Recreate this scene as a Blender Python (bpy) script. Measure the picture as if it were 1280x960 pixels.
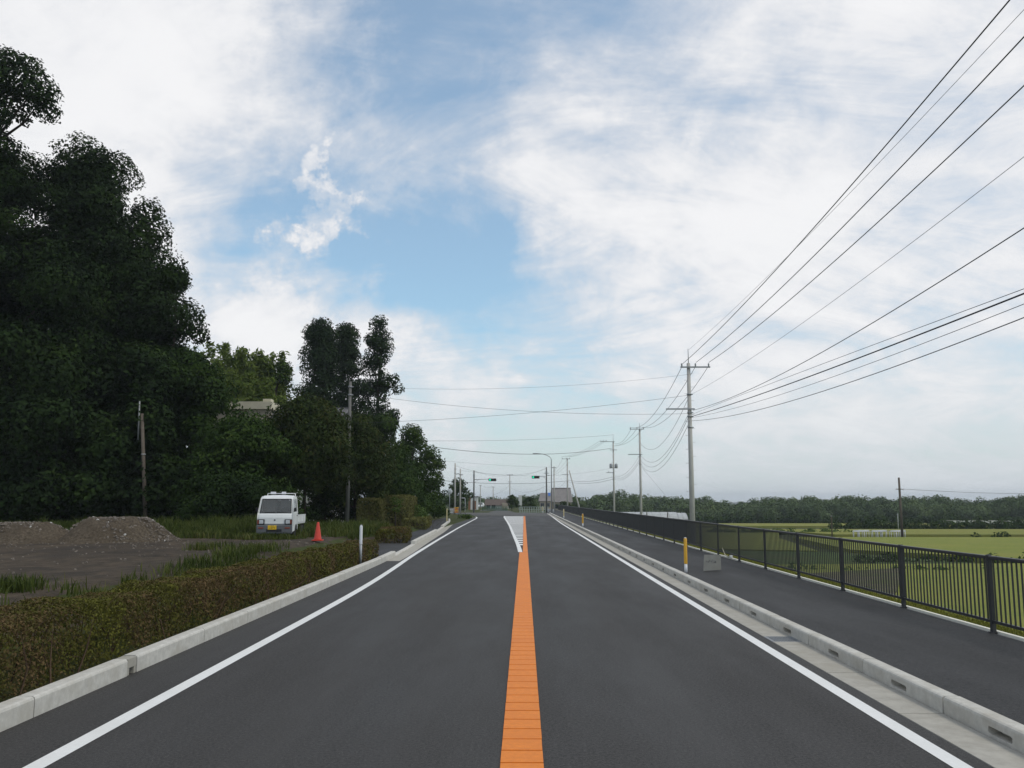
import bpy, bmesh, math, random
import numpy as np
from mathutils import Vector, Matrix

for o in list(bpy.data.objects):
    bpy.data.objects.remove(o)
scene = bpy.context.scene
C = scene.collection
R = math.radians

# ------------------------------------------------------------------ camera
F = 1120.0                       # focal length in pixels of a 1280 px wide picture
EYE = 1.97
PITCH = math.atan(146 / F)
YAW = math.atan(15 / F)
cam = bpy.data.cameras.new('camera')
cam.lens = F / 1280 * 36
cam.sensor_width = 36
cam.clip_start = 0.05
cam.clip_end = 9000
camo = bpy.data.objects.new('camera', cam)
camo.location = (0, 0, EYE)
camo.rotation_euler = (math.pi / 2 + PITCH, 0, YAW)
C.objects.link(camo)
scene.camera = camo


def at(px, py, Y):
    """world point at distance Y along the road that the photograph shows at (px, py)"""
    x = (px - 640) / F
    y = (480 - py) / F
    d = Vector((x, math.cos(PITCH) - y * math.sin(PITCH), math.sin(PITCH) + y * math.cos(PITCH)))
    c, s = math.cos(YAW), math.sin(YAW)
    d = Vector((c * d.x - s * d.y, s * d.x + c * d.y, d.z))
    d *= Y / d.y
    return Vector((d.x, Y, EYE + d.z))


# ------------------------------------------------------------------ sky, sun, exposure
SUN_EL, SUN_AZ = R(56), R(112)       # azimuth from +Y towards +X
world = bpy.data.worlds.new('World')
scene.world = world
world.use_nodes = True


def build_sky():
    nt = world.node_tree
    N = nt.nodes
    L = nt.links
    N.clear()
    out = N.new('ShaderNodeOutputWorld')
    bg = N.new('ShaderNodeBackground')
    bg.inputs[1].default_value = 0.10
    L.new(bg.outputs[0], out.inputs[0])
    sky = N.new('ShaderNodeTexSky')
    sky.sky_type = 'NISHITA'
    sky.sun_disc = False
    sky.sun_elevation = SUN_EL
    sky.sun_rotation = SUN_AZ
    sky.air_density = 1.0
    sky.dust_density = 1.2
    sky.ozone_density = 1.5
    tc = N.new('ShaderNodeTexCoord')
    nrm = N.new('ShaderNodeVectorMath'); nrm.operation = 'NORMALIZE'
    L.new(tc.outputs['Generated'], nrm.inputs[0])
    D = nrm.outputs[0]
    sep = N.new('ShaderNodeSeparateXYZ'); L.new(D, sep.inputs[0])

    def math_(op, a, b=None, c=None, clamp=False):
        m = N.new('ShaderNodeMath'); m.operation = op; m.use_clamp = clamp
        for i, v in enumerate((a, b, c)):
            if v is None:
                continue
            if isinstance(v, (int, float)):
                m.inputs[i].default_value = v
            else:
                L.new(v, m.inputs[i])
        return m.outputs[0]

    def smooth(v, a, b, lo=0.0, hi=1.0):
        m = N.new('ShaderNodeMapRange'); m.interpolation_type = 'SMOOTHSTEP'
        L.new(v, m.inputs[0])
        m.inputs[1].default_value = a; m.inputs[2].default_value = b
        m.inputs[3].default_value = lo; m.inputs[4].default_value = hi
        return m.outputs[0]

    z = math_('MAXIMUM', sep.outputs[2], 0.0)
    den = math_('ADD', z, 0.42)
    u = math_('DIVIDE', sep.outputs[0], den)
    v = math_('DIVIDE', sep.outputs[1], den)
    uv = N.new('ShaderNodeCombineXYZ'); L.new(u, uv.inputs[0]); L.new(v, uv.inputs[1])

    def noise(scale, detail, rough, dist, mapping=None, off=(0, 0, 0)):
        mp = N.new('ShaderNodeMapping')
        L.new(uv.outputs[0], mp.inputs[0])
        mp.inputs['Location'].default_value = off
        if mapping:
            mp.inputs['Scale'].default_value = mapping[0]
            mp.inputs['Rotation'].default_value = (0, 0, mapping[1])
        n = N.new('ShaderNodeTexNoise')
        L.new(mp.outputs[0], n.inputs[0])
        n.inputs['Scale'].default_value = scale
        n.inputs['Detail'].default_value = detail
        n.inputs['Roughness'].default_value = rough
        n.inputs['Distortion'].default_value = dist
        return n.outputs[0]

    big = noise(2.3, 8, 0.58, 0.6, None, (3.1, 1.7, 0))
    wisp = noise(2.0, 10, 0.66, 1.3, ((1.0, 2.2, 1), 0.5), (5.0, 2.2, 0))
    fine = noise(9.0, 9, 0.65, 0.8, None, (1.0, 9.0, 0))
    n = math_('ADD', math_('MULTIPLY_ADD', big, 0.95, math_('MULTIPLY_ADD', wisp, 0.85, math_('MULTIPLY', fine, 0.40))), -0.60)
    # where the cloud cover is thicker or opens up, as directions
    spots = [  # px, py, radius deg, weight
        (440, 210, 9, -0.15), (330, 250, 4, -.10), (420, 350, 5, -0.17), (520, 375, 4.5, -0.20), (600, 320, 4.5, -0.12), (640, 395, 4, -0.07), (600, 150, 7, -.06), (480, 60, 5, -.05), (760, 60, 6, -.05),
        (100, 150, 12, 0.30), (330, 30, 5, 0.16), (400, 205, 0.8, 0.26), (404, 240, 0.8, 0.24), (388, 288, 1.2, 0.36), (362, 291, .8, .20), (418, 282, .8, .20), (400, 425, 4.0, 0.30), (330, 405, 2.5, .16), (480, 425, 3, .18),
        (540, 450, 4, 0.20), (620, 455, 3, .10), (690, 310, 2.0, 0.14), (650, 230, 2.5, .10), (720, 180, 4, 0.08), (900, 380, 7, 0.16), (1150, 330, 11, 0.22), (1000, 60, 6, 0.06), (1150, 130, 8, .10), (900, 200, 6, .05),
        (1010, 170, 5, -0.08), (900, 110, 4, -.05), (1240, 490, 4, -0.12), (1000, 480, 5, -.05), (700, 520, 6, -0.08), (490, 305, 0.6, 0.22)]
    wn = N.new('ShaderNodeTexNoise'); L.new(D, wn.inputs[0]); wn.inputs['Scale'].default_value = 20; wn.inputs['Detail'].default_value = 6; wn.inputs['Roughness'].default_value = .62
    ws = N.new('ShaderNodeVectorMath'); ws.operation = 'MULTIPLY_ADD'; L.new(wn.outputs['Color'], ws.inputs[0]); ws.inputs[1].default_value = (.16, .16, .12); ws.inputs[2].default_value = (-.08, -.08, -.06)
    wa = N.new('ShaderNodeVectorMath'); wa.operation = 'ADD'; L.new(D, wa.inputs[0]); L.new(ws.outputs[0], wa.inputs[1])
    wd = N.new('ShaderNodeVectorMath'); wd.operation = 'NORMALIZE'; L.new(wa.outputs[0], wd.inputs[0])
    acc = n
    for (px, py, r, w) in spots:
        d = (at(px, py, 100) - Vector((0, 0, EYE))).normalized()
        dp = N.new('ShaderNodeVectorMath'); dp.operation = 'DOT_PRODUCT'
        L.new(wd.outputs[0], dp.inputs[0]); dp.inputs[1].default_value = d
        m = smooth(dp.outputs['Value'], math.cos(R(r * 1.75)), 1.0, 0.0, 1.0)
        acc = math_('MULTIPLY_ADD', m, w, acc)
    cover = smooth(acc, 0.16, 0.80)
    cover = math_('MULTIPLY_ADD', cover, 0.78, 0.20)
    # cloud brightness varies a little with its own thickness
    cr = N.new('ShaderNodeMix'); cr.data_type = 'RGBA'
    cr.inputs['A'].default_value = CLOUD_A; cr.inputs['B'].default_value = CLOUD_B
    L.new(smooth(acc, 0.45, 0.95), cr.inputs['Factor'])
    sk = N.new('ShaderNodeMix'); sk.data_type = 'RGBA'; sk.blend_type = 'MULTIPLY'
    sk.inputs['Factor'].default_value = 1.0
    L.new(sky.outputs[0], sk.inputs['A']); sk.inputs['B'].default_value = SKY_GAIN
    mx = N.new('ShaderNodeMix'); mx.data_type = 'RGBA'
    L.new(cover, mx.inputs['Factor'])
    L.new(sk.outputs['Result'], mx.inputs['A']); L.new(cr.outputs['Result'], mx.inputs['B'])
    # pale moist air low over the horizon, all the way round
    hz = N.new('ShaderNodeMix'); hz.data_type = 'RGBA'
    L.new(smooth(sep.outputs[2], 0.0, 0.17, 0.70, 0.0), hz.inputs['Factor'])
    L.new(mx.outputs['Result'], hz.inputs['A']); hz.inputs['B'].default_value = HORIZON
    L.new(hz.outputs['Result'], bg.inputs[0])


CLOUD_A = (7.4, 7.55, 7.95, 1)
CLOUD_B = (9.3, 9.3, 9.4, 1)
SKY_GAIN = (1.25, 1.68, 1.66, 1)
HORIZON = (6.6, 7.15, 7.5, 1)
build_sky()

sun = bpy.data.lights.new('sun', 'SUN')
sun.energy = 1.3
sun.angle = R(13)
sun.color = (1.0, 0.92, 0.80)
suno = bpy.data.objects.new('sun', sun)
sd = Vector((math.sin(SUN_AZ) * math.cos(SUN_EL), math.cos(SUN_AZ) * math.cos(SUN_EL), math.sin(SUN_EL)))
suno.rotation_euler = (-sd).to_track_quat('-Z', 'Y').to_euler()
suno.location = sd * 200
C.objects.link(suno)

scene.view_settings.view_transform = 'Standard'
scene.view_settings.look = 'None'
scene.view_settings.exposure = 0.0
scene.view_settings.gamma = 1.0
scene.view_settings.use_curve_mapping = False
scene.render.engine = 'CYCLES'
scene.cycles.max_bounces = 6
scene.cycles.transparent_max_bounces = 8
scene.cycles.use_denoising = True

# ------------------------------------------------------------------ materials
MATS = {}


def mat(name, c1, c2=None, scale=4.0, rough=0.8, bump=0.0, bscale=None, spec=0.3, metal=0.0, detail=6.0,
        coords='object', stretch=(1, 1, 1), contrast=(0.35, 0.65), c3=None, scale3=0.4, emit=0.0):
    m = bpy.data.materials.new(name)
    m.use_nodes = True
    nt = m.node_tree; N = nt.nodes; L = nt.links
    b = N['Principled BSDF']
    b.inputs['Roughness'].default_value = rough
    b.inputs['Specular IOR Level'].default_value = spec
    b.inputs['Metallic'].default_value = metal
    MATS[name] = m
    if c2 is None:
        b.inputs['Base Color'].default_value = (*c1, 1)
        if emit:
            b.inputs['Emission Color'].default_value = (*c1, 1); b.inputs['Emission Strength'].default_value = emit
        if not bump:
            return m
        c2 = c1
    if coords == 'world':
        g = N.new('ShaderNodeNewGeometry'); vec = g.outputs['Position']
    else:
        t = N.new('ShaderNodeTexCoord'); oi = N.new('ShaderNodeObjectInfo')
        ad = N.new('ShaderNodeVectorMath'); ad.operation = 'MULTIPLY_ADD'
        cmb = N.new('ShaderNodeCombineXYZ')
        for i in range(3):
            L.new(oi.outputs['Random'], cmb.inputs[i])
        L.new(cmb.outputs[0], ad.inputs[0]); ad.inputs[1].default_value = (37, 91, 53); L.new(t.outputs['Object'], ad.inputs[2])
        vec = ad.outputs[0]
    mp = N.new('ShaderNodeMapping'); mp.inputs['Scale'].default_value = stretch
    L.new(vec, mp.inputs[0]); vec = mp.outputs[0]

    def noise(s, d=detail, r=0.7):
        n = N.new('ShaderNodeTexNoise'); L.new(vec, n.inputs[0])
        n.inputs['Scale'].default_value = s; n.inputs['Detail'].default_value = d; n.inputs['Roughness'].default_value = r
        return n.outputs[0]

    def ramp(v, a, bb):
        r_ = N.new('ShaderNodeMapRange'); L.new(v, r_.inputs[0]); r_.inputs[1].default_value = a; r_.inputs[2].default_value = bb
        return r_.outputs[0]
    mx = N.new('ShaderNodeMix'); mx.data_type = 'RGBA'
    L.new(ramp(noise(scale), *contrast), mx.inputs['Factor'])
    mx.inputs['A'].default_value = (*c1, 1); mx.inputs['B'].default_value = (*c2, 1)
    col = mx.outputs['Result']
    if c3 is not None:
        m3 = N.new('ShaderNodeMix'); m3.data_type = 'RGBA'
        L.new(ramp(noise(scale3, 5), 0.45, 0.7), m3.inputs['Factor'])
        L.new(col, m3.inputs['A']); m3.inputs['B'].default_value = (*c3, 1)
        col = m3.outputs['Result']
    L.new(col, b.inputs['Base Color'])
    if bump:
        bp = N.new('ShaderNodeBump'); bp.inputs['Strength'].default_value = 1.0
        bp.inputs['Distance'].default_value = bump
        L.new(noise(bscale or scale * 3, 4), bp.inputs['Height']); L.new(bp.outputs[0], b.inputs['Normal'])
    return m


def leafmat(name, cols, trans=0.25, rough=0.75, spec=0.10, clump=0.35, cscale=0.5):
    """per-leaf colour from the leaf's own random number and a broad noise through the crown"""
    m = bpy.data.materials.new(name); m.use_nodes = True
    nt = m.node_tree; N = nt.nodes; L = nt.links
    b = N['Principled BSDF']; out = N['Material Output']
    b.inputs['Roughness'].default_value = rough; b.inputs['Specular IOR Level'].default_value = spec
    g = N.new('ShaderNodeNewGeometry')
    n = N.new('ShaderNodeTexNoise'); n.inputs['Scale'].default_value = cscale; n.inputs['Detail'].default_value = 3
    L.new(g.outputs['Position'], n.inputs[0])
    mr = N.new('ShaderNodeMapRange'); L.new(n.outputs[0], mr.inputs[0]); mr.inputs[1].default_value = 0.3; mr.inputs[2].default_value = 0.7
    mm = N.new('ShaderNodeMix'); mm.data_type = 'FLOAT'; mm.inputs['Factor'].default_value = clump
    L.new(g.outputs['Random Per Island'], mm.inputs['A']); L.new(mr.outputs[0], mm.inputs['B'])
    cr = N.new('ShaderNodeValToRGB')
    el = cr.color_ramp.elements
    for i, c in enumerate(cols):
        p = i / (len(cols) - 1)
        e = el[i] if i < 2 else el.new(p)
        e.position = p; e.color = (*c, 1)
    L.new(mm.outputs['Result'], cr.inputs[0])
    L.new(cr.outputs[0], b.inputs['Base Color'])
    tr = N.new('ShaderNodeBsdfTranslucent'); L.new(cr.outputs[0], tr.inputs[0])
    ms = N.new('ShaderNodeMixShader'); ms.inputs[0].default_value = trans
    L.new(b.outputs[0], ms.inputs[1]); L.new(tr.outputs[0], ms.inputs[2]); L.new(ms.outputs[0], out.inputs[0])
    MATS[name] = m
    return m


def asphalt(name, dark, mid, pale, rough=0.70, spec=0.30):
    """bitumen with stone grain, faint lanes worn along the road and broad uneven patches"""
    m = bpy.data.materials.new(name); m.use_nodes = True
    nt = m.node_tree; N = nt.nodes; L = nt.links
    b = N['Principled BSDF']; b.inputs['Specular IOR Level'].default_value = spec
    g = N.new('ShaderNodeNewGeometry')
    def noise(sc, st=(1, 1, 1), d=4, r=.6):
        mp = N.new('ShaderNodeMapping'); mp.inputs['Scale'].default_value = st; L.new(g.outputs['Position'], mp.inputs[0])
        n = N.new('ShaderNodeTexNoise'); L.new(mp.outputs[0], n.inputs[0]); n.inputs['Scale'].default_value = sc; n.inputs['Detail'].default_value = d; n.inputs['Roughness'].default_value = r
        return n.outputs[0]
    def rng_(v, a, bb, lo=0, hi=1):
        q = N.new('ShaderNodeMapRange'); L.new(v, q.inputs[0]); q.inputs[1].default_value = a; q.inputs[2].default_value = bb; q.inputs[3].default_value = lo; q.inputs[4].default_value = hi
        return q.outputs[0]
    def mix(f, a, bb):
        q = N.new('ShaderNodeMix'); q.data_type = 'RGBA'; L.new(f, q.inputs['Factor'])
        for k, v in (('A', a), ('B', bb)):
            if isinstance(v, tuple): q.inputs[k].default_value = (*v, 1)
            else: L.new(v, q.inputs[k])
        return q.outputs['Result']
    grain = mix(rng_(noise(34, d=6, r=.8), .36, .64), dark, mid)
    lanes = mix(rng_(noise(1.15, (1, .012, 1), 3, .55), .42, .70, 0, .55), grain, pale)
    patch = mix(rng_(noise(.35, (1, .45, 1), 5, .6), .48, .75, 0, .28), lanes, pale)
    stone = mix(rng_(noise(60, d=2), .64, .72, 0, .9), patch, tuple(c * 2.6 for c in pale))
    L.new(stone, b.inputs['Base Color'])
    L.new(rng_(noise(.8, (1, .2, 1), 4), .35, .65, rough - .06, rough + .10), b.inputs['Roughness'])
    bp = N.new('ShaderNodeBump'); bp.inputs['Distance'].default_value = .010; L.new(noise(55, d=5, r=.7), bp.inputs['Height']); L.new(bp.outputs[0], b.inputs['Normal'])
    MATS[name] = m


asphalt('asphalt', (0.010, 0.0092, 0.0086), (0.074, 0.0685, 0.0640), (0.055, 0.051, 0.0478))
asphalt('asphalt_walk', (0.009, 0.0085, 0.0082), (0.056, 0.0528, 0.0510), (0.038, 0.0362, 0.0350))
mat('asphalt_old', (0.07, 0.07, 0.07), (0.11, 0.108, 0.10), scale=14, rough=0.9, bump=0.004, bscale=90, spec=0.25, coords='world', c3=(0.085, 0.08, 0.07), scale3=0.5)
mat('paint_white', (0.80, 0.79, 0.765), (0.72, 0.71, 0.685), scale=24, rough=0.6, bump=0.0015, bscale=140, coords='world', spec=0.3, c3=(0.70, 0.69, 0.66), scale3=.9)
mat('paint_white_worn', (0.62, 0.62, 0.61), (0.40, 0.40, 0.40), scale=30, rough=0.7, coords='world', spec=0.3)
mat('paint_orange', (0.78, 0.235, 0.022), (0.66, 0.19, 0.020), scale=16, rough=0.6, bump=0.0015, bscale=140, coords='world', spec=0.3, c3=(0.66, 0.19, 0.022), scale3=1.2)
mat('paint_orange_base', (0.60, 0.175, 0.020), (0.50, 0.145, 0.018), scale=18, rough=0.7, coords='world', spec=0.2)
mat('concrete_kerb', (0.58, 0.555, 0.50), (0.46, 0.44, 0.395), scale=9, rough=0.85, bump=0.002, bscale=120, spec=0.25, c3=(0.42, 0.39, 0.335), scale3=2.4)
mat('concrete_kerb_new', (0.62, 0.595, 0.545), (0.48, 0.46, 0.42), scale=11, rough=0.85, bump=0.002, bscale=140, spec=0.25, c3=(0.46, 0.43, 0.375), scale3=2.6)
mat('concrete_gutter', (0.43, 0.405, 0.355), (0.33, 0.31, 0.27), scale=5, rough=0.88, bump=0.0015, bscale=140, spec=0.25, c3=(0.34, 0.315, 0.265), scale3=1.2)
mat('concrete_edge', (0.82, 0.80, 0.70), (0.74, 0.72, 0.62), scale=7, rough=0.85, coords='world')
mat('concrete_pole', (0.52, 0.505, 0.475), (0.42, 0.405, 0.38), scale=3, rough=0.85, spec=0.25, stretch=(1, 1, 0.35), c3=(0.44, 0.415, 0.37), scale3=0.8)
mat('concrete_dark', (0.17, 0.165, 0.155), (0.12, 0.118, 0.11), scale=3, rough=0.88, spec=0.2, stretch=(1, 1, 0.35))
mat('wood_pole', (0.15, 0.125, 0.10), (0.095, 0.08, 0.066), scale=7, rough=0.9, spec=0.15, stretch=(4, 4, 0.4), bump=0.01, bscale=14)
mat('steel_galv', (0.36, 0.37, 0.38), (0.28, 0.29, 0.30), scale=6, rough=0.5, metal=0.4, spec=0.4)
mat('steel_dark', (0.09, 0.09, 0.09), (0.06, 0.06, 0.06), scale=6, rough=0.55, metal=0.2)
mat('fence_paint', (0.030, 0.031, 0.034), (0.024, 0.025, 0.028), scale=8, rough=0.42, spec=0.5)
mat('wire_black', (0.045, 0.045, 0.055), rough=0.6, spec=0.3)
mat('insulator', (0.42, 0.43, 0.44), rough=0.35, spec=0.5)
mat('gravel', (0.16, 0.128, 0.092), (0.040, 0.031, 0.023), scale=11, rough=0.95, bump=0.10, bscale=9, spec=0.12, coords='world', c3=(0.075, 0.058, 0.041), scale3=1.5, contrast=(0.32, 0.68))
mat('stone', (0.22, 0.19, 0.16), (0.12, 0.10, 0.085), scale=3, rough=0.9, spec=0.2)
mat('stone_pale', (0.50, 0.48, 0.45), rough=0.9, spec=0.2)
mat('dirt', (0.095, 0.070, 0.046), (0.026, 0.020, 0.014), scale=2.6, rough=0.9, bump=0.10, bscale=5, spec=0.2, coords='world', c3=(0.036, 0.028, 0.021), scale3=0.45, contrast=(0.32, 0.68), stretch=(1, .55, 1))
mat('soil', (0.05, 0.042, 0.03), (0.03, 0.026, 0.018), scale=4, rough=0.95, bump=0.02, bscale=20, spec=0.1, coords='world')
mat('grass_ground', (0.06, 0.075, 0.02), (0.032, 0.044, 0.014), scale=1.8, rough=0.95, bump=0.05, bscale=14, spec=0.1, coords='world', c3=(0.075, 0.068, 0.03), scale3=0.25)
mat('rice', (0.23, 0.25, 0.055), (0.17, 0.20, 0.046), scale=1.6, rough=0.95, bump=0.12, bscale=7, spec=0.1, coords='world', c3=(0.25, 0.245, 0.06), scale3=0.10)
mat('rice_yellow', (0.225, 0.225, 0.055), (0.175, 0.195, 0.046), scale=1.6, rough=0.95, bump=0.12, bscale=7, spec=0.1, coords='world', c3=(0.235, 0.215, 0.062), scale3=0.12)
mat('verge', (0.22, 0.225, 0.05), (0.13, 0.15, 0.034), scale=3.5, rough=0.95, bump=0.03, bscale=30, spec=0.1, coords='world', c3=(0.20, 0.17, 0.06), scale3=0.8)
mat('field_weed', (0.085, 0.125, 0.035), (0.055, 0.09, 0.025), scale=0.9, rough=0.95, bump=0.12, bscale=6, spec=0.1, coords='world', c3=(0.11, 0.11, 0.045), scale3=0.2)
mat('field_bare', (0.125, 0.105, 0.075), (0.09, 0.085, 0.05), scale=1.2, rough=0.95, bump=0.05, bscale=6, spec=0.1, coords='world', c3=(0.08, 0.10, 0.03), scale3=0.3)
mat('bark', (0.055, 0.043, 0.033), (0.03, 0.024, 0.019), scale=6, rough=0.95, bump=0.03, bscale=10, spec=0.1, stretch=(3, 3, 0.5))
mat('bark_pale', (0.12, 0.10, 0.08), (0.07, 0.06, 0.05), scale=6, rough=0.95, spec=0.1, stretch=(3, 3, 0.5))
mat('bamboo_stem', (0.10, 0.14, 0.04), (0.07, 0.10, 0.03), scale=2, rough=0.6)
mat('twig', (0.11, 0.075, 0.05), (0.07, 0.045, 0.03), scale=9, rough=0.95, spec=0.1)
# vehicles, signs, buildings
mat('truck_white', (0.74, 0.75, 0.74), (0.66, 0.67, 0.655), scale=2.2, rough=0.35, spec=0.5)
mat('truck_grey', (0.135, 0.14, 0.15), (0.11, 0.115, 0.12), scale=5, rough=0.6)
mat('black_plastic', (0.02, 0.02, 0.022), rough=0.5)
mat('rubber', (0.022, 0.022, 0.022), (0.035, 0.033, 0.03), scale=9, rough=0.85)
mat('rim_steel', (0.40, 0.40, 0.39), rough=0.45, metal=0.3)
mat('lamp_glass', (0.62, 0.64, 0.66), (0.45, 0.47, 0.48), scale=30, rough=0.12, spec=0.6)
mat('lens_orange', (0.24, 0.055, 0.03), rough=0.25, spec=0.5)
mat('plate_yellow', (0.74, 0.46, 0.02), rough=0.5)
mat('cone_red', (0.62, 0.055, 0.03), (0.52, 0.045, 0.028), scale=7, rough=0.5, spec=0.4)
mat('delineator_white', (0.70, 0.70, 0.72), rough=0.45, spec=0.4)
mat('delineator_yellow', (0.76, 0.42, 0.04), (0.70, 0.38, 0.04), scale=11, rough=0.45, spec=0.4)
mat('delineator_cream', (0.66, 0.55, 0.30), rough=0.5, spec=0.4)
mat('board_grey', (0.23, 0.23, 0.21), (0.18, 0.18, 0.165), scale=6, rough=0.85, c3=(0.20, 0.195, 0.17), scale3=3)
mat('ink', (0.05, 0.05, 0.055), rough=0.8)
mat('wall_cream', (0.62, 0.57, 0.43), (0.55, 0.50, 0.38), scale=2, rough=0.85)
mat('wall_white', (0.66, 0.66, 0.63), (0.58, 0.58, 0.55), scale=2, rough=0.85)
mat('wall_beige', (0.42, 0.36, 0.28), (0.36, 0.31, 0.24), scale=2, rough=0.85)
mat('wall_brown', (0.26, 0.13, 0.07), (0.21, 0.11, 0.06), scale=3, rough=0.8)
mat('roof_tile', (0.155, 0.15, 0.15), (0.11, 0.108, 0.11), scale=5, rough=0.7)
mat('roof_grey', (0.235, 0.215, 0.205), (0.19, 0.175, 0.17), scale=1.5, rough=0.8)
mat('roof_brown', (0.12, 0.09, 0.075), (0.09, 0.07, 0.06), scale=3, rough=0.8)
mat('sheet_blue', (0.05, 0.14, 0.42), rough=0.5)
mat('window_dark', (0.03, 0.035, 0.04), rough=0.12, spec=0.6)
mat('vinyl', (0.46, 0.47, 0.46), (0.36, 0.37, 0.36), scale=0.8, rough=0.45, stretch=(1, 1, 0.4))
mat('fence_pale', (0.42, 0.48, 0.44), (0.35, 0.41, 0.37), scale=5, rough=0.6)
mat('puddle', (0.042, 0.033, 0.024), rough=0.3, spec=0.5)
mat('net_green', (0.10, 0.19, 0.12), (0.08, 0.15, 0.10), scale=4, rough=0.7)
mat('barrier_orange', (0.80, 0.24, 0.02), (0.70, 0.20, 0.02), scale=6, rough=0.6)
mat('signal_body', (0.055, 0.075, 0.065), rough=0.6)
mat('signal_green', (0.02, 0.75, 0.42), rough=0.3, emit=1.1)
mat('signal_off', (0.05, 0.035, 0.02), rough=0.3)
mat('signal_red_off', (0.12, 0.02, 0.02), rough=0.3)
# glass of the truck
g = bpy.data.materials.new('glass'); g.use_nodes = True
gb = g.node_tree.nodes['Principled BSDF']
gb.inputs['Base Color'].default_value = (0.62, 0.66, 0.65, 1); gb.inputs['Roughness'].default_value = 0.03
gb.inputs['Transmission Weight'].default_value = 0.9; gb.inputs['IOR'].default_value = 1.45
MATS['glass'] = g
# leaves
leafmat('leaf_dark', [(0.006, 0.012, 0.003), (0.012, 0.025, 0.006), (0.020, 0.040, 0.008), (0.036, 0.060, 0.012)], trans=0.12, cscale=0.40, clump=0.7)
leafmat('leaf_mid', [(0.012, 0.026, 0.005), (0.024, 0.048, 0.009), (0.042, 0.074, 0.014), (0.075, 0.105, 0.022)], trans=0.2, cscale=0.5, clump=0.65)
leafmat('leaf_cherry', [(0.014, 0.024, 0.006), (0.026, 0.044, 0.010), (0.045, 0.062, 0.014), (0.072, 0.062, 0.02)], trans=0.2, cscale=0.7, clump=0.45)
leafmat('leaf_cedar', [(0.007, 0.016, 0.006), (0.014, 0.030, 0.010), (0.025, 0.047, 0.014), (0.040, 0.065, 0.020)], trans=0.1, cscale=0.4)
leafmat('leaf_bamboo', [(0.075, 0.115, 0.022), (0.11, 0.16, 0.032), (0.15, 0.20, 0.045), (0.21, 0.24, 0.06)], trans=0.35, cscale=0.3)
leafmat('leaf_wood', [(0.050, 0.080, 0.034), (0.075, 0.112, 0.045), (0.10, 0.142, 0.055), (0.13, 0.17, 0.065)], trans=0.15, cscale=0.06, clump=0.65)  # far wood leaves, colour lightened to stand in for distant haze
leafmat('leaf_hedge', [(0.085, 0.053, 0.027), (0.15, 0.10, 0.048), (0.080, 0.074, 0.021), (0.115, 0.115, 0.023), (0.16, 0.16, 0.030)], trans=0.2, cscale=1.3, clump=0.6)
leafmat('leaf_hedge_dark', [(0.085, 0.085, 0.032), (0.12, 0.12, 0.04), (0.15, 0.15, 0.045), (0.20, 0.165, 0.075)], trans=0.2, cscale=1.0, clump=0.5)
leafmat('leaf_shrub', [(0.05, 0.09, 0.018), (0.08, 0.13, 0.028), (0.12, 0.17, 0.04)], trans=0.3, cscale=0.8)
leafmat('blade', [(0.022, 0.034, 0.009), (0.048, 0.068, 0.014), (0.080, 0.100, 0.022), (0.15, 0.135, 0.05)], trans=0.3, cscale=0.9, clump=0.55)
leafmat('blade_yellow', [(0.14, 0.15, 0.03), (0.20, 0.205, 0.04), (0.27, 0.25, 0.06)], trans=0.3, cscale=0.4)


# ------------------------------------------------------------------ building helpers
def tag(o, label=None, cat=None, group=None, kind=None):
    if label: o['label'] = label
    if cat: o['category'] = cat
    if group: o['group'] = group
    if kind: o['kind'] = kind
    return o


def thing(name, label, cat, loc=(0, 0, 0), rz=0.0, group=None):
    o = bpy.data.objects.new(name, None)
    o.empty_display_size = 0.2
    o.location = loc; o.rotation_euler = (0, 0, rz)
    C.objects.link(o)
    return tag(o, label, cat, group)


def link(name, me, parent=None, loc=None, rz=None):
    o = bpy.data.objects.new(name, me)
    if loc is not None: o.location = loc
    if rz is not None: o.rotation_euler = (0, 0, rz)
    C.objects.link(o)
    if parent is not None: o.parent = parent
    return o


def mesh_np(name, V, Fq, m, smooth=False):
    """fast mesh from vertex array and (n,k) face array"""
    V = np.asarray(V, dtype=np.float32); Fq = np.asarray(Fq, dtype=np.int32)
    me = bpy.data.meshes.new(name)
    me.vertices.add(len(V)); me.vertices.foreach_set('co', V.ravel())
    k = Fq.shape[1]
    me.loops.add(Fq.size); me.loops.foreach_set('vertex_index', Fq.ravel())
    me.polygons.add(len(Fq))
    me.polygons.foreach_set('loop_start', np.arange(0, Fq.size, k, dtype=np.int32))
    if smooth:
        me.polygons.foreach_set('use_smooth', np.ones(len(Fq), dtype=bool))
    me.update(calc_edges=True); me.validate()
    me.materials.append(MATS[m] if isinstance(m, str) else m)
    return me


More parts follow.
